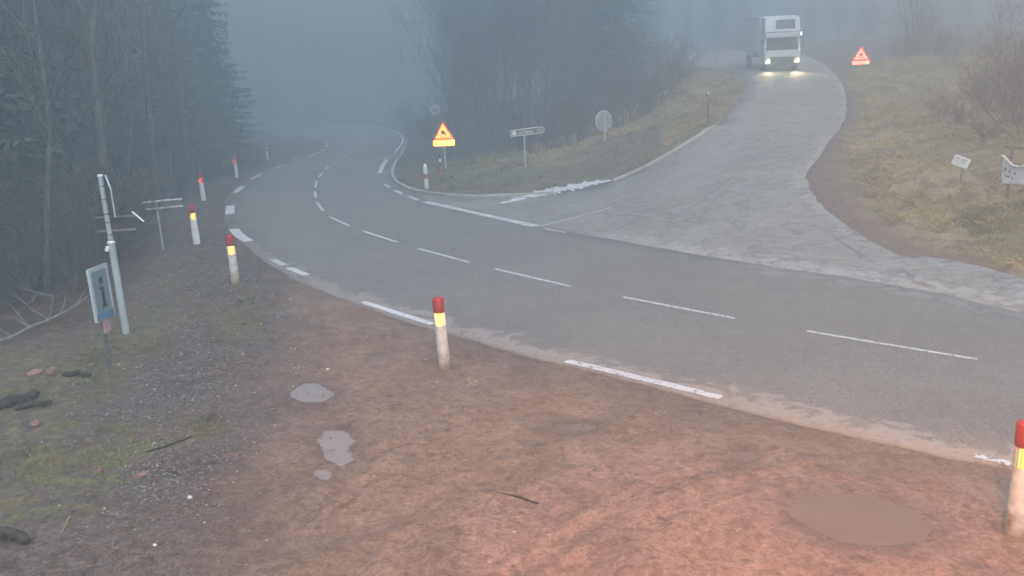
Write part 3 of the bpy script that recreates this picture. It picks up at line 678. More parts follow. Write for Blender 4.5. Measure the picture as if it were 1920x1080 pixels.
# ------------------------------------------------------------------ signs
def facing(b, extra=0):
    """z rotation so that local -y looks to the mast, turned by extra"""
    return -math.atan2(b.x, b.y) + extra
def tri(s, k=1.0, cz=0): h = s * math.sqrt(3) / 2; return [(-s / 2 * k, cz - h / 3 * k), (s / 2 * k, cz - h / 3 * k), (0, cz + 2 * h / 3 * k)]
def rounded(poly, r, n=4):
    out = []; L_ = len(poly)
    for i in range(L_):
        p0, p, p2 = [np.array(poly[(i + j) % L_], float) for j in (-1, 0, 1)]
        a = p + (p0 - p) / np.hypot(*(p0 - p)) * r; c = p + (p2 - p) / np.hypot(*(p2 - p)) * r
        for k in range(n + 1): t_ = k / n; out.append(tuple((1 - t_) ** 2 * a + 2 * t_ * (1 - t_) * p + t_ ** 2 * c))
    return out
def warn_sign(px, py, ptop, label, size, films, group=None, post_h=None, turn=0.05, post='galv', cell=.035):
    b = at(px, py); H = height_to(b, ptop); t = thing('warning_sign', label, 'road sign', b, facing(b, turn), group)
    h = size * math.sqrt(3) / 2; cz = H - 2 * h / 3; bt = cz - h / 3
    MB().tube([(0, 0.06, -.1), (0, .06, H - h * .3)], .04, 10).build('post', M[post], t, True)
    MB().prism(rounded(tri(size, 1, cz), .05), 0, .03).build('plate', M['red'], t)
    inner = tri(size, .80, cz); inn = MB(); inn.cubes(inner, cell, -.012); pl = inn.build('reflective_face', M[films[0]], t)
    brd = MB(); outer = tri(size, .99, cz); ii = tri(size, .80, cz)
    for k in range(3):
        a, b2 = outer[k], outer[(k + 1) % 3]; c, d = ii[(k + 1) % 3], ii[k]; brd.cubes([a, b2, c, d], cell * .5, -.010)
    brd.build('reflective_border', M[films[1]], t)
    # skidding car symbol
    y = -.07; s = size
    sy = MB(); z0 = cz - .10 * s
    sy.prism([(-.12 * s, z0 + .12 * s), (.10 * s, z0 + .06 * s), (.13 * s, z0 + .13 * s), (.05 * s, z0 + .16 * s), (.02 * s, z0 + .24 * s), (-.08 * s, z0 + .26 * s), (-.10 * s, z0 + .19 * s)], y, y + .006)
    for dx in (-.08, .06):
        sy.tube([(dx * s + .02 * s * math.sin(k * 1.6), y, z0 + .09 * s - k * .035 * s) for k in range(5)], .014 * s, 6)
    sy.build('car_symbol', M['black'], t)
    ph = .30 * size / 1.1; pw = size * .5
    MB().prism(rounded([(-pw, bt - ph), (pw, bt - ph), (pw, bt - .01), (-pw, bt - .01)], .03), 0, .03).build('panel', M['orange'], t)
    MB().cubes([(-pw, bt - ph), (pw, bt - ph), (pw, bt - .01), (-pw, bt - .01)], cell, -.012).build('panel_face', M[films[2]], t)
    return t
g_ = 'glowing triangular warning signs'
warn_sign(836, 320, 227, 'brightly glowing orange triangular skid warning sign with panel, on the island', 1.12, ('ra', 'rr', 'rp'), g_)
b = at(836, 320)
tt = MB().box((0, 0, .04), (.9, .12, .09), None, .01).build('sign_ballast', M['poled']); tt.location = b; tt.rotation_euler = (0, 0, facing(b, .1)); tag(tt, 'low dark ballast block at the foot of the glowing island warning sign', 'ballast')
warn_sign(1613, 134, 85, 'pinkish red triangular warning sign with panel right of the truck', 1.12, ('rk', 'rr', 'rk'), g_, cell=.04)
# snow poles
def snow_pole(px, py, top, bands, label, r=.03):
    b = at(px, py); H = height_to(b, top); t = thing('snow_pole', label, 'marker pole', b, 0, 'thin snow marker poles')
    z = H; a = H
    MB().tube([(0, 0, -.1), (0, 0, H * bands[0][0])], r, 8).build('shaft', M[bands[0][1]], t, True)
    for (f0, m0), (f1, m1) in zip(bands[:-1], bands[1:]):
        MB().tube([(0, 0, H * f0), (0, 0, H * f1)], r * 1.12, 8).build('band', M[m1], t, True)
snow_pole(829, 360, 290, [(.22, 'orange'), (.42, 'poled'), (.72, 'orange'), (.80, 'black'), (.90, 'whitec'), (1.0, 'black')], 'thin pole with orange, black and white bands beside the island warning sign', .045)
snow_pole(1327, 236, 172, [(.18, 'poled'), (.45, 'wood'), (.68, 'poled'), (.94, 'orange'), (1.0, 'whitec')], 'thin pole with orange top at the kerb end of the side road', .045)
# text helper
def text_mesh(body, size, name, m, parent, loc, rot=(math.pi / 2, 0, 0), ext=.002, w=.003):
    cu = bpy.data.curves.new('t', 'FONT'); cu.body = body; cu.size = size; cu.extrude = ext; cu.align_x = 'CENTER'; cu.align_y = 'CENTER'; cu.resolution_u = 3; cu.offset = w
    o = bpy.data.objects.new('t', cu); C.objects.link(o); bpy.context.view_layer.update()
    me = bpy.data.meshes.new_from_object(o.evaluated_get(bpy.context.evaluated_depsgraph_get())); bpy.data.objects.remove(o); me.materials.clear(); me.materials.append(m)
    ob = bpy.data.objects.new(name, me); C.objects.link(ob); ob.parent = parent; ob.location = loc; ob.rotation_euler = rot
    return ob
# brown direction sign
b = at(985, 316); H = height_to(b, 241)
t = thing('direction_sign', 'brown arrow shaped direction sign with white lettering on grey post, on the island', 'road sign', b, facing(b, -.05))
MB().tube([(0, .06, -.1), (0, .06, H - .06)], .035, 10).build('post', M['galv'], t, True)
zc = H - .17; L0, L1 = -.66, 1.06
tl = Matrix.Rotation(R(-4.5), 3, 'Y')
arrow = [(L0, -.165), (L1 - .12, -.165), (L1, 0), (L1 - .12, .165), (L0, .165)]
MB().prism(rounded(arrow, .04), 0, .025, tl, (0, 0, zc)).build('border_plate', M['whitec'], t)
bp_ = MB().prism(rounded([(x * .965 + .01, z * .76) for x, z in arrow], .03), -.006, -.001, tl, (0, 0, zc)).build('panel', M['brown'], t)
text_mesh('Le Palou', .22, 'lettering', M['whitec'], t, tl @ Vector((.10, -.009, 0)) + Vector((0, 0, zc - .01)), (math.pi / 2, R(-4.5), 0))
text_mesh('4,5', .20, 'lettering', M['whitec'], t, tl @ Vector((.80, -.009, 0)) + Vector((0, 0, zc - .01)), (math.pi / 2, R(-4.5), 0))
MB().prism([(.11 * math.cos(k * math.pi / 6), .11 * math.sin(k * math.pi / 6)) for k in range(12)], -.012, -.007, tl, tl @ Vector((L0 + .17, 0, 0)) + Vector((0, 0, zc))).build('round_pictogram', M['whitec'], t)
# stop sign seen from behind
b = at(1133, 266); H = height_to(b, 207)
t = thing('stop_sign', 'octagonal sign seen from its grey back with bright rim, at the island edge', 'road sign', b, facing(b, .62))
MB().tube([(0, -.06, -.1), (0, -.06, H - .1)], .04, 10).build('post', M['galv'], t, True)
oc = [(.52 * math.cos(R(22.5 + 45 * k)), H - .52 + .52 * math.sin(R(22.5 + 45 * k))) for k in range(8)]
MB().prism(oc, -.01, .03).build('plate', M['backl'], t)
rim = MB()
for k in range(8):
    a, c = oc[k], oc[(k + 1) % 8]; rim.tube([(a[0], .01, a[1]), (c[0], .01, c[1])], .022, 6)
rim.build('rim', M['whitec'], t)
# faint far signs
b = at(769, 238); H = height_to(b, 192)
t = thing('triangular_sign', 'faint triangular sign in the fog above the far marker post', 'road sign', b, facing(b, .1))
MB().tube([(0, .05, -.1), (0, .05, H - .5)], .04, 8).build('post', M['galv'], t, True)
MB().prism(rounded(tri(1.35, 1, H - .78), .06), 0, .03).build('plate', M['backl'], t)
p = CAM + 58 * ray(815, 206); bz = Tz(p[0], p[1]); b = Vector((p[0], p[1], bz)); zc = p[2] - bz
t = thing('diamond_sign', 'small faint diamond shaped sign above the glowing orange sign', 'road sign', b, facing(b, .1))
MB().tube([(0, .05, -.1), (0, .05, zc)], .035, 8).build('post', M['poled'], t, True)
dm = lambda s: [(0, zc - s), (s, zc), (0, zc + s), (-s, zc)]
MB().prism(rounded(dm(.40), .04), 0, .03).build('plate', M['whitec'], t)
MB().prism(rounded(dm(.30), .03), -.006, -.001).build('face', mat('faded_face', (.42, .38, .42)), t)
# pale T sign by the side road
b = at(1343, 151); H = height_to(b, 89)
t = thing('plate_sign', 'faint pale horizontal sign plate on a post, left of the truck', 'road sign', b, facing(b, -.1))
MB().tube([(0, .05, -.1), (0, .05, H)], .045, 8).build('post', M['backl'], t, True)
MB().box((.12, 0, H - .17), (1.15, .03, .34), None, .01).build('plate', M['backl'], t)
# twin rail sign back
b = at(306, 468); H = height_to(b, 375)
t = thing('rail_backed_sign', 'sign board seen from behind as two pale rails on a thin post', 'road sign', b, facing(b, .05))
M['back2'] = mat('faded_sign_back', (.13, .135, .14), .7)
MB().tube([(0, 0, -.1), (0, 0, H)], .03, 10).build('post', M['galv'], t, True)
MB().box((.18, .05, H - .16), (1.12, .02, .30)).build('board', M['back2'], t)
for dz in (-.04, -.26): MB().box((.18, .028, H + dz), (1.14, .022, .045)).build('rail', M['whitec'], t)
# grey direction pole on the left
b = at(237, 626); H = height_to(b, 331); Hs = height_to(b, 456)
t = thing('direction_signpost', 'tall grey pole carrying dark arrow signs seen from behind, left verge', 'signpost', b, 0)
MB().tube([(0, 0, -.1), (0, 0, Hs)], .066, 18).build('lower_pole', M['pole'], t, True)
MB().lathe([(.072, Hs), (.074, Hs + .03), (.05, Hs + .045)], 18).build('collar', M['whitec'], t, True)
MB().tube([(0, 0, Hs), (0, 0, H)], .047, 18).build('upper_pole', M['pole'], t, True)
MB().lathe([(.056, H), (.056, H + .03), (.03, H + .04)], 16).build('pole_cap', M['whitec'], t, True)
MB().box((-.07, -.05, Hs - .10), (.07, .05, .10), Matrix.Rotation(.5, 3, 'Y'), .008).build('junction_box', M['whitec'], t)
fz = height_to(b, 420)
rot = Matrix.Rotation(facing(b, -.40), 3, 'Z')
def sgn(name, poly, y0, y1, m_, z, rr=None): return MB().prism(poly, y0, y1, rr or rot, (0, 0, z)).build(name, M[m_], t)
ar = [(-.24, -.21), (.46, -.21), (.66, .0), (.46, .21), (-.24, .21)]
sgn('arrow_board', ar, .055, .075, 'back', fz)
for zz in (.13, -.14): MB().prism([(-.24, zz - .02), (.50, zz - .02), (.50, zz + .02), (-.24, zz + .02)], .03, .055, rot, (0, 0, fz)).build('rail', M['railb'], t)
rm_ = MB(); pts_ = [(.46, .21), (.66, 0)]; rm_.tube([rot @ Vector((pts_[0][0], .06, pts_[0][1])) + Vector((0, 0, fz)), rot @ Vector((pts_[1][0], .06, pts_[1][1])) + Vector((0, 0, fz))], .018, 6); rm_.build('bright_rim', M['whitec'], t)
rot2 = Matrix.Rotation(facing(b, -1.30), 3, 'Z'); uz = height_to(b, 368)
MB().prism([(-.1, -.40), (.30, -.40), (.30, .16), (.10, .40), (-.1, .40)], .055, .08, rot2, (0, 0, uz)).build('upper_board', M['back'], t)
MB().tube([rot2 @ Vector((.30, .065, -.40)) + Vector((0, 0, uz)), rot2 @ Vector((.30, .065, .16)) + Vector((0, 0, uz)), rot2 @ Vector((.10, .065, .40)) + Vector((0, 0, uz))], .016, 6).build('upper_rim', M['galv'], t)
for k, zz in enumerate((330 + 20, 375, 402, 418, 441)):
    hz = height_to(b, zz); MB().lathe([(.051, hz), (.051, hz + .022)], 16).build('clamp', M['poled'], t)
# information sign
b = at(211, 694); H = height_to(b, 498)
t = thing('information_sign', 'narrow blue framed sign with a large black i on a dark post', 'information sign', b, facing(b, 1.02), tilt=(0, 0))
MB().tube([(0, .03, -.1), (0, .03, H - .55)], .032, 10).build('post', M['poled'], t, True)
hw, hz0 = .27, H - .94
MB().prism([(-hw, hz0), (hw, hz0), (hw, H - .02), (-hw, H - .02)], -.05, .0).build('case', M['framep'], t)
MB().prism([(-hw + .01, hz0 + .01), (hw - .01, hz0 + .01), (hw - .01, hz0 + .12), (-hw + .01, hz0 + .12)], -.056, -.0515).build('blue_strip', M['blue'], t)
MB().prism([(-hw + .05, hz0 + .12), (hw - .05, hz0 + .12), (hw - .05, H - .08), (-hw + .05, H - .08)], -.056, -.0515).build('face', M['teal'], t)
fr = MB()
for q in ([(-hw, hz0), (-hw, H - .02)], [(hw, hz0 + .0), (hw, H - .02)], [(-hw, H - .02), (hw, H - .02)]):
    fr.tube([(q[0][0], -.045, q[0][1]), (q[1][0], -.045, q[1][1])], .014, 6)
fr.build('frame', M['pole'], t)
iz = (hz0 + H) / 2 + .02
MB().prism([(-.06, iz - .28), (.10, iz - .28), (.10, iz - .25), (.055, iz - .235), (.055, iz + .08), (-.07, iz + .08), (-.07, iz + .05), (-.03, iz + .035), (-.03, iz - .235), (-.06, iz - .25)], -.062, -.0575).build('letter_i', M['black'], t)
MB().prism([(.01 + .055 * math.cos(k * math.pi / 8), iz + .19 + .065 * math.sin(k * math.pi / 8)) for k in range(16)], -.062, -.0575).build('letter_i_dot', M['black'], t)
MB().box((.0, -.035, hz0 - .13), (.22, .012, .22)).build('small_panel', M['pink'], t)
# white sign with green print
b = at(1801, 347); H = height_to(b, 286)
t = thing('small_board', 'small tilted white board with green print on a thin post, right bank', 'sign', b, facing(b, .15))
MB().tube([(0, .03, -.1), (0, .03, H - .1)], .02, 8).build('post', M['wood'], t, True)
rt = Matrix.Rotation(R(22), 3, 'Y'); cz = H - .30
MB().prism([(-.26, -.17), (.26, -.17), (.26, .17), (-.26, .17)], 0, .015, rt, (-.04, 0, cz)).build('board', M['whitec'], t)
pr = MB(); rnd = random.Random(4)
for row, (h_, n_) in enumerate(((.055, 6), (.03, 9), (.02, 9))):
    for k in range(n_):
        w0 = .36 / n_; x0 = -.18 + k * .36 / n_; z0 = .07 - row * .085
        if rnd.random() < .85: pr.prism([(x0, z0 - h_ / 2), (x0 + w0 * rnd.uniform(.5, .8), z0 - h_ / 2), (x0 + w0 * rnd.uniform(.5, .8), z0 + h_ / 2), (x0, z0 + h_ / 2)], -.004, -.001, rt, (-.04, 0, cz))
pr.build('print', M['green'], t)
# banner on wooden frame
b = at(1882, 372); b2 = at(1912, 386)
t = thing('banner_rack', 'weathered wooden rail frame holding up the sagging white banner', 'frame', b, facing(b, -.42))
H = height_to(b, 277)
for x in (.1, .72, 1.6, 2.6): MB().box((x, 0, H / 2 - .1 - x * .03), (.07, .07, H + .1), None, .006).build('post', M['wood'], t)
MB().tube([(-.12, 0, H + .02), (2.8, 0, H - .02)], .045, 8).build('top_rail', M['wood'], t, True)
MB().tube([(.0, 0, H - .48), (2.8, 0, H - .50)], .03, 8).build('middle_rail', M['wood'], t, True)
cl = MB(); NX, NZ = 40, 12; vs = []; fs = []
X0, X1 = -.10, 2.6
for i in range(NX + 1):
    x = X0 + (X1 - X0) * i / NX; u = ((x - X0) / .95) % 1.0; sag = .34 * math.sin(math.pi * u) ** .9; zt = H - .22 - sag; zb = H - 1.12 - .02 * x
    for j in range(NZ + 1):
        v = j / NZ; vs.append((x + .02 * math.sin(j * 1.3 + i), -.07 + .03 * math.sin(x * 9 + v * 3) * (1 - v * .5) - (.05 * (1 - v) ** 6), zt + (zb - zt) * v))
for i in range(NX):
    for j in range(NZ): k = i * (NZ + 1) + j; fs.append((k, k + 1, k + NZ + 2, k + NZ + 1))
bt_ = thing('banner', 'sagging white cloth banner with dark print on the wooden frame at right edge', 'banner', b, facing(b, -.42))
co_ = cl.add(vs, fs).build('cloth', M['cloth'], bt_, True); sd_ = co_.modifiers.new('s', 'SOLIDIFY'); sd_.thickness = .006
hem = MB(); hem.tube([vs[i * (NZ + 1)] for i in range(NX + 1)], .035, 8); hem.build('rolled_hem', M['cloth'], bt_, True)
rnd = random.Random(9); pr = MB()
for (x, z, w_, h_) in [(.02, -.66, .07, .13), (.15, -.72, .05, .09), (.10, -.88, .13, .06), (.02, -.84, .05, .05), (.22, -.60, .05, .05), (.24, -.92, .07, .06), (.31, -.78, .05, .09)]:
    pr.prism([(x + w_ / 2 * math.cos(a) , H + z + h_ / 2 * math.sin(a)) for a in [k * math.pi / 4 for k in range(8)]], -.122, -.116)
pr.build('dark_print', M['print'], bt_)
pr = MB()
for r_ in range(3):
    for k in range(12): x = .75 + k * .15; pr.prism([(x, H - .70 - r_ * .13), (x + rnd.uniform(.06, .13), H - .70 - r_ * .13), (x + .11, H - .64 - r_ * .13), (x, H - .63 - r_ * .13)], -.122, -.116)
pr.build('faint_print', M['printl'], bt_)

# ------------------------------------------------------------------ truck
tb = at(1465, 133); ta = R(-6)
ax = Vector((-math.sin(ta), math.cos(ta), 0))        # towards the rear
g0 = Vector((tb.x, tb.y, Tz(tb.x, tb.y))); g1 = g0 + ax * 5; slope = (Tz(g1.x, g1.y) - g0.z) / 5
t = thing('truck', 'white box truck with lit headlamps coming down the side road in the fog', 'truck', g0 + Vector((0, 0, .03)), ta, tilt=(0, 0))
t.rotation_mode = 'XYZ'; t.rotation_euler = (math.atan(slope) * .7, 0, ta)
Wd = 2.45
MB().box((0, 5.0, 2.42), (2.5, 6.2, 2.45), None, .03).build('cargo_box', M['truck'], t)
tr = MB()
for zz in (1.23, 3.62):
    for sx in (-1, 1): tr.box((sx * 1.252, 5.0, zz), (.03, 6.24, .07))
tr.build('box_trim', M['galv'], t)
MB().box((0, 4.9, .92), (.9, 6.6, .28), None, .01).build('chassis', M['tgrey'], t)
cabp = [(0, .55), (0, 1.35), (.22, 2.22), (.26, 2.60), (1.75, 2.60), (1.75, .55)]
cab = MB(); n6 = len(cabp)
cab.add([(-Wd / 2 + (.06 if z > 1.4 else 0), y, z) for y, z in cabp] + [(Wd / 2 - (.06 if z > 1.4 else 0), y, z) for y, z in cabp], [tuple(range(n6)), tuple(range(2 * n6 - 1, n6 - 1, -1))] + [(i, i + n6, (i + 1) % n6 + n6, (i + 1) % n6) for i in range(n6)])
cab.build('cab', M['truck'], t)
MB().add([(-1.08, -.012, 1.38), (1.08, -.012, 1.38), (1.03, .19, 2.18), (-1.03, .19, 2.18), (-1.08, .04, 1.38), (1.08, .04, 1.38), (1.03, .24, 2.18), (-1.03, .24, 2.18)], [(0, 1, 2, 3), (7, 6, 5, 4), (0, 4, 5, 1), (1, 5, 6, 2), (2, 6, 7, 3), (3, 7, 4, 0)]).build('windscreen', M['glass'], t)
for sx in (-1, 1):
    MB().prism([(.45, 1.45), (1.35, 1.45), (1.35, 2.15), (.55, 2.15)], -.006, .006, Matrix.Rotation(math.pi / 2, 3, 'Z'), (sx * (Wd / 2 - .045), 0, 0)).build('side_window', M['glass'], t)
    m2 = MB().box((sx * 1.42, .12, 1.85), (.10, .18, .52), None, .03).build('mirror', M['tgrey'], t); MB().tube([(sx * 1.2, .2, 2.15), (sx * 1.42, .14, 2.12)], .02, 6).build('mirror_arm', M['tgrey'], m2)
    hl = MB().box((sx * .98, -.055, .62), (.34, .1, .26), None, .03).build('headlight', M['lampc'], t)
    MB().prism([(-.17, -.13), (.14, -.13), (.17, .06), (.08, .19), (-.10, .08)], -.118, -.108, None, (sx * .98, 0, .62)).build('lamp_glass', M['head'], hl)
    MB().box((sx * 1.18, 1.0, .7), (.06, .5, .3), None, .02).build('step', M['tgrey'], t)
    wheels = [(.95, 0), (6.3, 1)]
    for yy, dbl in wheels:
        wr = Matrix.Rotation(math.pi / 2, 3, 'Y')
        wl = MB().lathe([(.30, -.14), (.46, -.14), (.50, -.09), (.50, .09), (.46, .14), (.30, .14)], 28, None, False)
        wl.v = [tuple(wr @ Vector(v) + Vector((sx * 1.07, yy, .50))) for v in wl.v]; ty = wl.build('wheel', M['tyre'], t, True)
        rm = MB().lathe([(.02, .06), (.14, .10), (.16, .02), (.30, .06), (.31, .12), (.31, -.1), (.02, -.1)], 24, None, False); rm.v = [tuple(wr @ Vector((v[0], v[1], v[2] * sx)) + Vector((sx * 1.07, yy, .50))) for v in rm.v]; rm.build('rim', M['galv'], ty, True)
MB().box((0, -.03, 1.13), (2.40, .06, .40), None, .02).build('front_panel', M['truck'], t)
MB().box((0, -.02, .74), (1.55, .05, .38), None, .01).build('grille', M['tgrey'], t)
MB().box((0, -.06, .42), (2.40, .14, .20), None, .03).build('bumper', M['tgrey'], t)
for sx in (-1, 1): MB().box((sx * .98, -.03, .85), (.40, .06, .18), None, .01).build('corner_panel', M['truck'], t)
MB().box((0, -.01, 2.38), (2.38, .34, .30), None, .05).build('sun_visor', M['truck'], t)
MB().add([(-1.18, .10, 2.62), (1.18, .10, 2.62), (1.16, .35, 3.52), (-1.16, .35, 3.52), (-1.18, 1.7, 2.62), (1.18, 1.7, 2.62), (1.16, 1.7, 3.68), (-1.16, 1.7, 3.68)], [(0, 1, 2, 3), (7, 6, 5, 4), (0, 4, 5, 1), (1, 5, 6, 2), (2, 6, 7, 3), (3, 7, 4, 0)]).build('roof_deflector', M['truck'], t)
MB().add([(-.45, .115, 2.78), (.85, .115, 2.78), (.83, .29, 3.38), (-.45, .29, 3.38), (-.45, .15, 2.78), (.85, .15, 2.78), (.83, .33, 3.38), (-.45, .33, 3.38)], [(0, 1, 2, 3), (7, 6, 5, 4), (0, 4, 5, 1), (1, 5, 6, 2), (2, 6, 7, 3), (3, 7, 4, 0)]).build('dark_roof_panel', M['tgrey'], t)
for sx in (1,):
    MB().box((sx * 1.10, -.10, 2.42), (.26, .1, .18), None, .03).build('marker_lamp', M['marker'], t)
wp_ = MB(); wp_.tube([(-.6, .03, 1.42), (-.05, .08, 1.62)], .012, 5); wp_.tube([(.3, .03, 1.42), (.85, .08, 1.62)], .012, 5); wp_.build('wipers', M['black'], t)
for sx in (-1, 1):
    l = bpy.data.objects.new('headlight_beam', bpy.data.lights.new('headlight_beam', 'SPOT')); C.objects.link(l); l.parent = t
    l.location = (sx * .98, -.25, .64); l.data.energy = 170; l.data.spot_size = R(80); l.data.spot_blend = 1; l.data.shadow_soft_size = .08; l.data.color = (1, .84, .45)
    l.rotation_euler = Vector((0, -1, -.16)).to_track_quat('-Z', 'Y').to_euler()

# ------------------------------------------------------------------ trees
def spruce(seed, H=20, rb=2.9, start=.06, dens=1.0):
    rnd = random.Random(seed); tr_ = MB(); tr_.tube([(0, 0, -.6), (.02, 0, H * .3), (0, .05, H * .7), (0, 0, H)], [.26 * H / 20, .19 * H / 20, .1, .015], 8)
    V = []; Fc = []; zc = H * start
    while zc < H * .985:
        fr = (zc - H * start) / (H * (1 - start)); L_ = rb * (1 - fr) ** .85 * rnd.uniform(.75, 1.1) + .2
        nb = int(7 * dens) if fr < .75 else 5
        a0 = rnd.uniform(0, 6.3)
        for k in range(nb):
            a = a0 + k * 6.283 / nb + rnd.uniform(-.3, .3); L2 = L_ * rnd.uniform(.65, 1.15); droop = -.25 - .25 * (1 - fr)
            d = Vector((math.cos(a), math.sin(a), 0)); sd = Vector((-d.y, d.x, 0)); p0 = Vector((0, 0, zc + rnd.uniform(-.2, .2)))
            pt = lambda s: p0 + d * (L2 * s) + Vector((0, 0, L2 * (droop * s + .22 * s * s * s)))
            tr_.tube([pt(0), pt(.5), pt(1)], [.03, .02, .006], 3, False)
            ns = max(3, int(L2 / .22))
            for j in range(ns):
                s = (j + rnd.random()) / ns; s = .12 + .9 * s; q = pt(s)
                for sg in (-1, 1):
                    ln = (L2 * .30 * (1.15 - s) + .16) * rnd.uniform(.7, 1.3); tip = q + (sd * sg * .8 + d * .55 + Vector((0, 0, rnd.uniform(-.55, -.05)))) * ln
                    wv = (tip - q).cross(Vector((rnd.uniform(-.4, .4), rnd.uniform(-.4, .4), 1))).normalized() * .045 * rnd.uniform(.8, 1.6)
                    o = len(V); V += [q - wv, q + wv, (q + tip) / 2 + wv * 1.5, tip, (q + tip) / 2 - wv * 1.5]; Fc.append((o, o + 1, o + 2, o + 3, o + 4))
                    if rnd.random() < .7:  # hanging sprays
                        dn = q + Vector((rnd.uniform(-.12, .12), rnd.uniform(-.12, .12), -rnd.uniform(.15, .45))); w2 = sd * .04
                        o = len(V); V += [q - w2, q + w2, (q + dn) / 2 + w2 * 1.6, dn, (q + dn) / 2 - w2 * 1.6]; Fc.append((o, o + 1, o + 2, o + 3, o + 4))
        zc += rnd.uniform(.28, .5) * (H / 20)
    cr = MB(); cr.v = [tuple(v) for v in V]; cr.f = Fc
    return tr_, cr
def bare(seed, H=12, r0=.16, stems=1, spread=.25, depth=5, lean=(0, 0), up=.35, kids=(2, 4), start=.3, twigr=.004):
    rnd = random.Random(seed); big = MB(); sm = MB()
    def grow(p, d, L_, r, lev):
        k = 4 if lev <= 1 else 3; pts = [p]; dd = d.copy()
        for i in range(k):
            dd = (dd + Vector((rnd.uniform(-1, 1), rnd.uniform(-1, 1), rnd.uniform(-.5, 1) + .35 * up)) * (.16 + .05 * lev)).normalized(); pts.append(pts[-1] + dd * L_ / k)
        rr = [max(twigr, r * (1 - .62 * i / k)) for i in range(k + 1)]
        (big if lev <= 1 else sm).tube(pts, rr, 6 if lev == 0 else (4 if lev < 3 else 3), False)
        if lev >= depth: return
        nk = rnd.randint(*kids) + (5 if lev == 0 else 1)
        for j in range(nk):
            s = rnd.uniform(start if lev == 0 else .15, 1); i = min(k - 1, int(s * k)); q = pts[i].lerp(pts[i + 1], s * k - i)
            a = rnd.uniform(0, 6.283); o = dd.orthogonal().normalized(); o = Matrix.Rotation(a, 3, dd) @ o
            nd = (dd * rnd.uniform(.4, .9) + o * rnd.uniform(.4, .9) + Vector((0, 0, up * rnd.random()))).normalized()
            grow(q, nd, L_ * rnd.uniform(.35, .62), max(twigr, r * (1 - .6 * s) * .5), lev + 1)
    for s in range(stems):
        a = rnd.uniform(0, 6.283); sp = spread * rnd.uniform(.2, 1) if stems > 1 else 0
        d = Vector((math.cos(a) * sp + lean[0], math.sin(a) * sp + lean[1], 1)).normalized()
        grow(Vector((math.cos(a) * .25 * (stems > 1), math.sin(a) * .25 * (stems > 1), -.25)), d, H * rnd.uniform(.75, 1.05), r0 * rnd.uniform(.7, 1.1), 0)
    return big, sm
def proto_tree(name, gen, mt, mc, cn='crown'):
    r = bpy.data.objects.new(name, None); C.objects.link(r)
    a, c = gen; a.build('trunk', M[mt], r, True, False); c.build(cn, M[mc], r, False, False); return r
used = set()
def plant(pr, x, y, label, cat='tree', group=None, s=1, rz=None, tilt=(0, 0), sink=0):
    o = pr if pr.name not in used else copy_tree(pr); used.add(pr.name)
    o.location = (x, y, Tz(x, y) - sink); o.scale = (s, s, s * rnd0.uniform(.93, 1.08)); o.rotation_euler = (tilt[0], tilt[1], rnd0.uniform(0, 6.28) if rz is None else rz)
    for k in ('group',):
        if k in o: del o[k]
    return tag(o, label, cat, group)
rnd0 = random.Random(11)
SP = [proto_tree('spruce_tree', spruce(1, 22, 3.2, .05), 'bark', 'needle'), proto_tree('spruce_tree', spruce(2, 18, 2.8, .12), 'bark', 'needle'), proto_tree('spruce_tree', spruce(3, 24, 3.6, .25, .9), 'bark', 'needle')]
BR = [proto_tree('bare_tree', bare(21, 15, .17, 1, depth=4, up=.6, start=.4), 'barkp', 'twig'), proto_tree('bare_tree', bare(22, 13, .13, 1, depth=4, up=.6, start=.35), 'barkp', 'twig')]
TH = [proto_tree('bare_tree', bare(31, 11, .07, 6, .26, 4, up=.9, start=.15), 'barkp', 'twig'), proto_tree('bare_tree', bare(32, 9, .06, 7, .30, 4, up=.9, start=.12), 'bark', 'twig')]
BU = [proto_tree('bare_bush', bare(41, 2.0, .018, 14, 1.0, 3, up=.3, start=.1, twigr=.0035), 'twig', 'twigr', 'twigs'), proto_tree('bare_bush', bare(42, 2.8, .025, 12, .9, 3, up=.35, start=.1, twigr=.004), 'bark', 'twig', 'twigs')]
# forest left of the bend
gl = 'dark spruces of the forest left of the bend'
rowA = [(-20.3,59),(-20.6,52),(-23.6,64),(-21.6,45),(-27.5,67)]
labs = ['tall spruce at the right edge of the left forest, before the gap of open fog', 'spruce just left of the one that ends the left forest', 'pale foggy spruce behind the end of the left forest', 'spruce behind the farthest red capped bollard', 'hazy spruce deep behind the forest edge beside the road']
for i, (x, y) in enumerate(rowA): plant(SP[i % 2], x, y, labs[i], 'tree', gl, [.95, .9, 1.1, .85, 1.1][i])
pts = []; tries = 0
while len(pts) < 58 and tries < 9000:
    tries += 1; y = rnd0.uniform(14, 72); off = rnd0.uniform(5.5, 26); x = -(7.5 + (y - 12) * .235) - off
    px_ = proj((x, y, 3))[0]
    if px_ < -420 or (y > 58 and off < 9): continue
    if all((x - a) ** 2 + (y - b_) ** 2 > 2.7 ** 2 for a, b_ in pts + rowA): pts.append((x, y))
for i, (x, y) in enumerate(pts): plant(SP[i % 3], x, y, 'dark spruce melting into the fog of the dense left forest', 'tree', gl, rnd0.uniform(.8, 1.15))
gb = 'bare broadleaf trees at the front of the left forest'
def plant_px(pr, px, py, d, label, group, s=1, tilt=(0, 0), cat='tree', rz=None):
    p = CAM + d * ray(px, py); return plant(pr, p[0], p[1], label, cat, group, s, tilt=tilt, rz=rz)
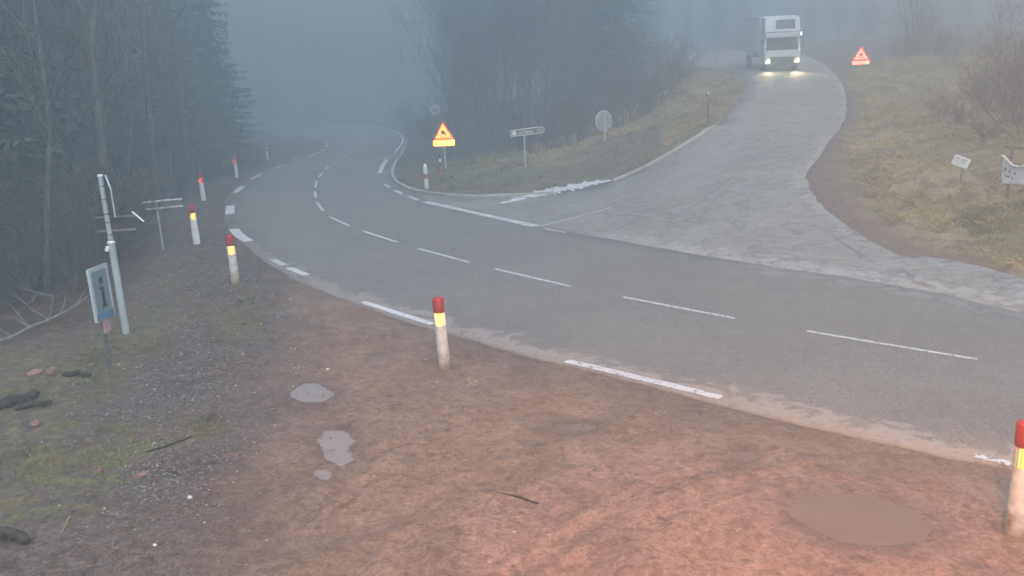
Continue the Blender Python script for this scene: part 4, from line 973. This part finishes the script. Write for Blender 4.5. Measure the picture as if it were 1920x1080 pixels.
for px_, py_, d_, s_, tl_, k_, lab in [(182,395,27,1.0,(0,-.10),0,'pale bare trunk leaning left behind the grey direction pole, left of a pair'),(196,390,28.5,.95,(0,-.06),1,'slimmer bare trunk just right of the leaning pale trunk'),
    (222,330,33,.9,(0,-.04),1,'thin faint bare trunk between the pale pair and the tall mossy one'),(285,330,35,1.15,(0,-.05),0,'tall mossy bare trunk above the twin rail sign'),(312,320,38,.8,(0,-.04),1,'thin bare trunk right of the tall mossy trunk'),
    (362,320,41,1.05,(0,-.03),0,'slender pale bare trunk above the faint red capped bollards'),(60,420,21,.9,(0,-.03),1,'bare trunk in the dark at far left of the forest')]:
    plant_px(BR[k_], px_, py_, d_, lab, gb, s_, tl_)
# brush under the trees, left
for i in range(26):
    y = rnd0.uniform(11, 50); x = -(7.8 + (y - 12) * .235) - rnd0.uniform(1.5, 9) - (2 if y < 20 else 0)
    plant(BU[i % 2], x, y, 'tangled leafless bush in the dim undergrowth of the left forest', 'bush', 'leafless bushes under the left forest', rnd0.uniform(.8, 1.5))
# thicket behind the island
gt = 'many stemmed bare trees in the thicket behind the island'
for px_, d_, k_, s_, lab in [(835,62,0,.95,'leftmost pale bare clump of the thicket, edging the open fog'),(868,57,1,1.1,'bare clump behind the glowing orange sign'),(905,60,0,1.2,'tall many stemmed bare tree left of the brown arrow sign'),
    (945,55,1,1.2,'many stemmed bare tree left behind the brown arrow sign'),(985,60,0,1.3,'tall bare tree straight above the brown arrow sign'),(1030,56,1,1.25,'bare many stemmed tree right of the brown arrow sign'),
    (1065,62,0,1.3,'bare tree half way from the brown sign to the octagon'),(1110,66,1,1.3,'bare tree behind the octagonal sign back'),(925,70,0,1.35,'faint bare tree deep in the thicket'),(1020,72,1,1.5,'faint bare tree deep in the thicket, behind the others')]:
    p = CAM + d_ * ray(px_, 240); plant(TH[k_], p[0], p[1], lab, 'tree', gt, s_)
gs = 'foggy spruces behind the island'
for px_, d_, k_, s_, lab in [(1125,58,1,.95,'foggy spruce right behind the octagonal sign'),(1165,62,0,.85,'rightmost foggy spruce of the thicket, before the side road'),(1075,68,0,.9,'foggy spruce standing behind the bare thicket'),(985,76,2,.9,'very faint spruce behind the middle of the thicket'),(895,78,1,.95,'very faint spruce behind the left of the thicket'),(1205,80,1,.7,'small faint spruce beyond the thicket, left of the pale far road')]:
    p = CAM + d_ * ray(px_, 230); plant(SP[k_], p[0], p[1], lab, 'tree', gs, s_)
for i, (px_, py_) in enumerate([(800,262),(850,278),(880,292),(920,296),(1010,286),(1060,278),(1100,262),(1170,235),(1210,215),(1245,190),(960,290),(1150,225),(1190,190),(1260,160),(780,250),(1080,250)]):
    p = at(px_, py_); plant(BU[i % 2], p.x, p.y, 'low leafless bush along the back of the grass island', 'bush', 'leafless bushes behind the island', rnd0.uniform(.9, 1.5))
gf_ = 'far spruces almost lost in the fog'
for i, px_ in enumerate([508,531,582,604,668,731,752,812]):
    d_ = 178 + 14 * ((i * 5) % 3); p = CAM + d_ * ray(px_, 230); plant(SP[i % 3], p[0], p[1], 'ghostly spruce beyond the far bend, nearly lost in fog', 'tree', gf_ + ' beyond the bend', rnd0.uniform(.7, 1.2))
for i, px_ in enumerate([1235,1290,1345,1395,1520,1570,1625,1680,1740,1800,1860,1915]):
    d_ = 125 + 9 * ((i * 5) % 3); p = CAM + d_ * ray(px_, 80); plant(SP[i % 3], p[0], p[1], 'ghostly spruce on the skyline beyond the truck and the meadow', 'tree', gf_ + ' above the side road', .8)
# right bank
gr_ = 'leafless bushes on the right bank'
for px_, py_, s_, k_, lab in [(1715,100,2.2,1,'big bare bush on the skyline right of the pink warning sign'),(1745,105,1.9,0,'bare bush beside the big one on the skyline'),(1690,112,1.4,0,'low bare bush left of the big skyline bush'),(1780,125,1.4,1,'dark bare bush below the pale meadow'),
    (1895,235,1.9,1,'twiggy dark bush at right edge above the wooden frame'),(1870,215,1.6,0,'arching bare bush left of the one at the right edge'),(1835,200,1.1,1,'small bare bush left of the arching bush'),(1930,260,2.0,1,'bare bush cut by the right edge behind the banner'),
    (1800,235,.9,0,'low grey bramble bush above the small white board'),(1765,225,.7,1,'smallest bramble on the dry grass bank'),(1945,190,2.6,1,'tallest bush cut by the right photo edge'),(1855,265,.9,0,'low brambles in front of the arching bush'),(1905,160,1.8,0,'bare bush higher up behind the twiggy dark bush')]:
    p = at(px_, py_); plant(BU[k_], p.x, p.y, lab, 'bush', gr_, s_ * .5)
plant_px(BR[0], 1960, 200, 40, 'bare tree over the right edge of the photo', None, .8); plant_px(SP[1], 1985, 110, 62, 'dark hazy conifer in the upper right corner', None, 1.0); plant_px(SP[0], 2080, 130, 55, 'dark conifer just outside the upper right corner', None, 1.0)
plant_px(TH[0], 1718, 120, 64, 'faint bare tree rising from the skyline bushes', None, .75)


# ------------------------------------------------------------------ fallen wood and single stones
def wob(pts, a, seed):
    r = random.Random(seed); return [Vector(p) + Vector((r.uniform(-a, a), r.uniform(-a, a), r.uniform(-a, a) * .6)) for p in pts]
def gp(px, py, h=0): p = at(px, py); return p + Vector((0, 0, h))
fb = MB(); rnd = random.Random(5)
mainp = [(170,592,.45),(150,606,.42),(120,618,.35),(95,626,.30),(60,632,.22),(25,645,.15),(-30,652,.05)]
pp = [gp(*p) for p in mainp]; fb.tube(pp, [.012, .018, .022, .026, .03, .034, .04], 6)
for (sx_, sy_, sh), (ex, ey, eh) in [((95,626,.3),(60,612,.5)),((60,612,.5),(30,600,.6)),((95,626,.3),(110,608,.62)),((110,608,.62),(45,598,.8)),((60,632,.22),(15,602,.5)),((120,618,.35),(135,600,.6)),((60,632,.22),(20,625,.42)),((150,606,.42),(172,586,.62)),((25,645,.15),(-20,630,.35)),((60,612,.5),(85,598,.7))]:
    a, c = gp(sx_, sy_, sh), gp(ex, ey, eh); fb.tube(wob([a, a.lerp(c, .35), a.lerp(c, .7), c], .03, sx_), [.014, .012, .009, .005], 5)
tag(fb.build('fallen_branch', M['deadwood'], smooth=True), 'pale bleached fallen branch with many twigs left of the information sign', 'branch')
def log(px, r, label, m_='logd', seed=1, name='log'):
    P = [gp(x, y, h) for x, y, h in px]; P2 = [P[0].lerp(P[-1], 0)]
    o = MB(); n_ = len(P); rr = [r * random.Random(seed + i).uniform(.75, 1.1) for i in range(n_)]; Q = []; R2 = []
    for i in range(n_ - 1):
        for k in range(6): f = k / 6; Q.append(P[i].lerp(P[i + 1], f)); R2.append(rr[i] * (1 - f) + rr[i + 1] * f)
    Q.append(P[-1]); R2.append(rr[-1] * .5); R2[0] *= .6; jr = random.Random(seed + 50); R2 = [q_ * jr.uniform(.75, 1.2) for q_ in R2]; Q = [q_ + Vector((jr.uniform(-1, 1), jr.uniform(-1, 1), jr.uniform(-1, 1))) * r * .25 for q_ in Q]; o.tube(Q, R2, 8)
    return tag(o.build(name, M[m_], smooth=True), label, 'log' if name == 'log' else 'stick')
log([(-30,775,.05),(20,762,.07),(75,745,.08)], .09, 'dark rotten log at the left edge above the mossy grass')
log([(28,772,.04),(60,764,.05),(100,758,.05)], .045, 'thin dark branch lying below the rotten log', name='stick')
log([(118,708,.05),(145,706,.07),(172,707,.04)], .05, 'short black log near the foot of the information sign', seed=4)
log([(275,849,.015),(300,842,.02),(330,832,.015),(362,819,.01)], .018, 'long thin dark stick lying on the gravelly ground', name='stick')
log([(932,925,.012),(975,934,.014),(1010,946,.01)], .012, 'thin dark twig pressed into the red mud at bottom centre', name='stick')
log([(-20,1025,.06),(15,1010,.1),(55,1022,.05)], .06, 'black broken root at the lower left corner', seed=9)
log([(118,1000,.02),(126,985,.04),(132,976,.06)], .008, 'short straw coloured twig at lower left', 'straw', 3, 'stick')
def rock(px, py, s, label, m_, seed, flat=.5, rz=0):
    bm = bmesh.new(); bmesh.ops.create_icosphere(bm, subdivisions=2, radius=1); r = random.Random(seed); off = [r.uniform(0, 50) for _ in range(3)]
    for v in bm.verts:
        from mathutils import noise as mn
        k = 1 + .35 * mn.noise(v.co * 1.1 + Vector(off)); v.co = Vector((v.co.x * s[0] * k, v.co.y * s[1] * k, v.co.z * s[2] * k))
    me = bpy.data.meshes.new('stone'); bm.to_mesh(me); bm.free(); me.materials.append(M[m_]); o = bpy.data.objects.new('stone', me); C.objects.link(o); p = at(px, py); o.location = p + Vector((0, 0, s[2] * .4)); o.rotation_euler = (0, 0, rz); tag(o, label, 'stone'); return o
for a in [(186,886,(.05,.04,.035),'small red brick-like stone in the moss at lower left','stoner',1),(66,796,(.09,.06,.045),'red sandstone piece beside the dark branch at left','stoner',2),(356,934,(.035,.028,.025),'bright white pebble on the brown ground at lower left','stonew',3),
          (66,702,(.13,.09,.07),'largest reddish rock of the small heap left of the information sign','stoner',4),(98,700,(.12,.10,.08),'rounded pale rock of the small heap beside the black log','stoner',5),(172,686,(.06,.05,.035),'small orange stone just left of the dark sign post','stoner',6),
          (263,892,(.10,.05,.03),'flat pinkish stone half buried right of the red brick stone','stoner',7),(1912,487,(.09,.05,.04),'white scrap lying on the right bank edge','stonew',8),(290,1023,(.022,.02,.015),'tiny white pebble near the bottom left','stonew',9),(614,693,(.03,.03,.02),'tiny orange lit pebble above the oval puddle','stonew',10),
          (177,491,(.08,.05,.04),'pale scrap lying left of the grey direction pole','stonew',12),(1522,322,(.10,.06,.04),'small pale stone at the broken road corner','stone',13)]:
    rock(*a, rz=a[5])

# ------------------------------------------------------------------ ground cover (uncountable)
def inside(poly, n_, seed, dens=None):
    P = np.array(poly); r = np.random.RandomState(seed); X = r.uniform(P[:, 0].min(), P[:, 0].max(), n_ * 4); Y = r.uniform(P[:, 1].min(), P[:, 1].max(), n_ * 4); k = sdist(poly, X, Y) > 0; X, Y = X[k][:n_], Y[k][:n_]
    dr_ = np.maximum(sdist(main_poly, X, Y), sdist(side_poly, X, Y)); k = dr_ < -.05; return X[k], Y[k]
def blades(name, X, Y, nb, h, wd, m_, label, seed, flat=0., clump=.08, lean=.8):
    r = np.random.RandomState(seed); n_ = len(X) * nb; x = np.repeat(X, nb) + r.normal(0, clump, n_); y = np.repeat(Y, nb) + r.normal(0, clump, n_); z = T(x, y) - .01
    hh = h * r.uniform(.5, 1.3, n_) * np.repeat(r.uniform(.6, 1.3, len(X)), nb); a = r.uniform(0, 6.283, n_); la = r.uniform(0, 6.283, n_); ln = hh * r.uniform(.1, 1, n_) * lean
    dx, dy = np.cos(a) * wd, np.sin(a) * wd; tx, ty = x + np.cos(la) * ln, y + np.sin(la) * ln; tz = z + hh * (1 - flat * r.rand(n_))
    V = np.stack([np.c_[x - dx, y - dy, z], np.c_[x + dx, y + dy, z], np.c_[(x + tx) / 2 + dx * .8, (y + ty) / 2 + dy * .8, z + (tz - z) * .65], np.c_[tx, ty, tz]], 1).reshape(-1, 3)
    o = npmesh(name, V, np.arange(len(V)).reshape(-1, 4), m_); return tag(o, label, 'grass', kind='stuff')
def zone_pts(key, n_, seed, which=None, thr=0):
    Xs, Ys = [], []; L_ = ZONES[key]; L_ = L_ if which is None else [L_[i] for i in which]
    for i, (poly, *_r) in enumerate(L_): X, Y = inside(poly, n_ if isinstance(n_, int) else n_[i], seed + i); Xs.append(X); Ys.append(Y)
    X = np.concatenate(Xs); Y = np.concatenate(Ys); k = fbm(X * .9, Y * .9, 3) > thr; return X[k], Y[k]
X, Y = zone_pts('grass', (5000, 150, 500), 1, [0, 1, 2], .02); blades('short_grass', X, Y, 5, .045, .004, M['grass'], 'short mossy green grass on the left verge', 2, clump=.04)
X, Y = zone_pts('grass', 5200, 5, [3], -.1); blades('island_grass', X, Y, 6, .13, .009, M['grass'], 'yellowish green grass covering the island', 3, clump=.10)
X, Y = zone_pts('straw', (9000, 3500, 1200), 8, [0, 1, 2], -.06); blades('dry_grass', X, Y, 8, .22, .009, M['straw'], 'flattened dry straw coloured grass on bank and island', 4, flat=.7, clump=.12, lean=1.8)
X, Y = zone_pts('grass', (1500, 900), 15, [4, 5], -.1); blades('bank_grass', X, Y, 6, .12, .008, M['grass'], 'green grass patches low on the right bank and upper meadow', 6, clump=.1)
def stones(name, X, Y, smin, smax, m_, label, seed, cat='gravel'):
    r = np.random.RandomState(seed); n_ = len(X); z = T(X, Y); s = smin + (smax - smin) * r.rand(n_) ** 3
    base_ = np.array([(1, 0, 0), (0, 1, 0), (-1, 0, 0), (0, -1, 0), (0, 0, .8), (0, 0, -.8)], float); Fb = np.array([(0, 1, 4), (1, 2, 4), (2, 3, 4), (3, 0, 4), (1, 0, 5), (2, 1, 5), (3, 2, 5), (0, 3, 5)])
    Vv = base_[None] * (1 + .35 * r.uniform(-1, 1, (n_, 6, 3))) * s[:, None, None] * np.array([1.2, .9, .6]); a = r.uniform(0, 6.28, n_); c_, s_ = np.cos(a)[:, None], np.sin(a)[:, None]
    Vx = Vv[:, :, 0] * c_ - Vv[:, :, 1] * s_; Vy = Vv[:, :, 0] * s_ + Vv[:, :, 1] * c_
    V = np.stack([Vx + X[:, None], Vy + Y[:, None], Vv[:, :, 2] + z[:, None] + s[:, None] * .15], -1).reshape(-1, 3)
    Ff = (Fb[None] + 6 * np.arange(n_)[:, None, None]).reshape(-1, 3); o = npmesh(name, V, Ff, m_); return tag(o, label, cat, kind='stuff')
X, Y = zone_pts('gravel', (13000,), 21, None, -.2); stones('gravel', X, Y, .008, .035, M['stone'], 'grey crushed gravel strewn on the left verge', 5)
X, Y = inside(wp([(200,700),(480,500),(560,560),(900,680),(1250,760),(1500,830),(1500,1150),(-100,1150),(-50,900)]), 6500, 31)
Xa, Ya = inside(wp([(770,700),(900,700),(990,760),(860,790),(760,745)]), 160, 55); Xb, Yb = inside(wp([(1010,775),(1120,770),(1200,800),(1100,840),(1030,815)]), 60, 56)
k = fbm(X * 1.2, Y * 1.2, 3) > .0; X = np.r_[X[k], Xa, Xb]; Y = np.r_[Y[k], Ya, Yb]; k = np.ones(len(X), bool); stones('loose_stones', X[k], Y[k], .005, .022, M['stone'], 'small loose stones scattered over the muddy lay-by', 6)
X, Y = inside(wp([(250,480),(480,500),(560,560),(760,650),(930,720),(860,770),(600,700),(420,1000),(100,1050),(0,800)]), 800, 33); stones('white_pebbles', X, Y, .006, .022, M['stonew'], 'pale little pebbles dotted over the verge and lay-by', 7, 'pebbles')
X, Y = inside(wp([(-50,640),(200,600),(330,480),(450,520),(500,640),(420,800),(500,1100),(-150,1100)]), 5000, 35)
r = np.random.RandomState(4); k = fbm(X * .8 + 9, Y * .8, 3) > -.03; X, Y = X[k], Y[k]; n_ = len(X); z = T(X, Y) + .008; a = r.uniform(0, 6.28, n_); s = r.uniform(.012, .035, n_); tz = r.uniform(-.5, .8, n_) * s
c_, s_ = np.cos(a) * s, np.sin(a) * s
V = np.stack([np.c_[X - c_, Y - s_, z], np.c_[X + s_ * .5, Y - c_ * .5, z + tz * .4], np.c_[X + c_, Y + s_, z + tz], np.c_[X - s_ * .5, Y + c_ * .5, z + tz * .5]], 1).reshape(-1, 3)
tag(npmesh('leaf_litter', V, np.arange(len(V)).reshape(-1, 4), M['leaf']), 'brown dead leaves scattered over the left verge', 'leaves', kind='stuff')

# ------------------------------------------------------------------ haze
hz = MB().box((0, 60, 12), (640, 520, 84)).build('haze', bpy.data.materials.new('haze_air')); hz['kind'] = 'stuff'; hz['label'] = 'cold blue morning fog filling the air'; hz['category'] = 'fog'
hm = hz.data.materials[0]; hm.use_nodes = True; N, L = nodes(hm); N.remove(N['Principled BSDF'])
pv = N.new('ShaderNodeVolumePrincipled'); pv.inputs['Color'].default_value = (.42, .53, .58, 1); pv.inputs['Density'].default_value = .020; pv.inputs['Anisotropy'].default_value = .25
L.new(pv.outputs[0], N['Material Output'].inputs['Volume'])
hz.location.z = 0
for o in list(C.objects):
    if o.parent is None and o.type == 'EMPTY' and 'label' not in o:      # unused prototypes
        for c in list(o.children): bpy.data.objects.remove(c)
        bpy.data.objects.remove(o)
print('verts', sum(len(o.data.vertices) for o in C.objects if o.type == 'MESH'))
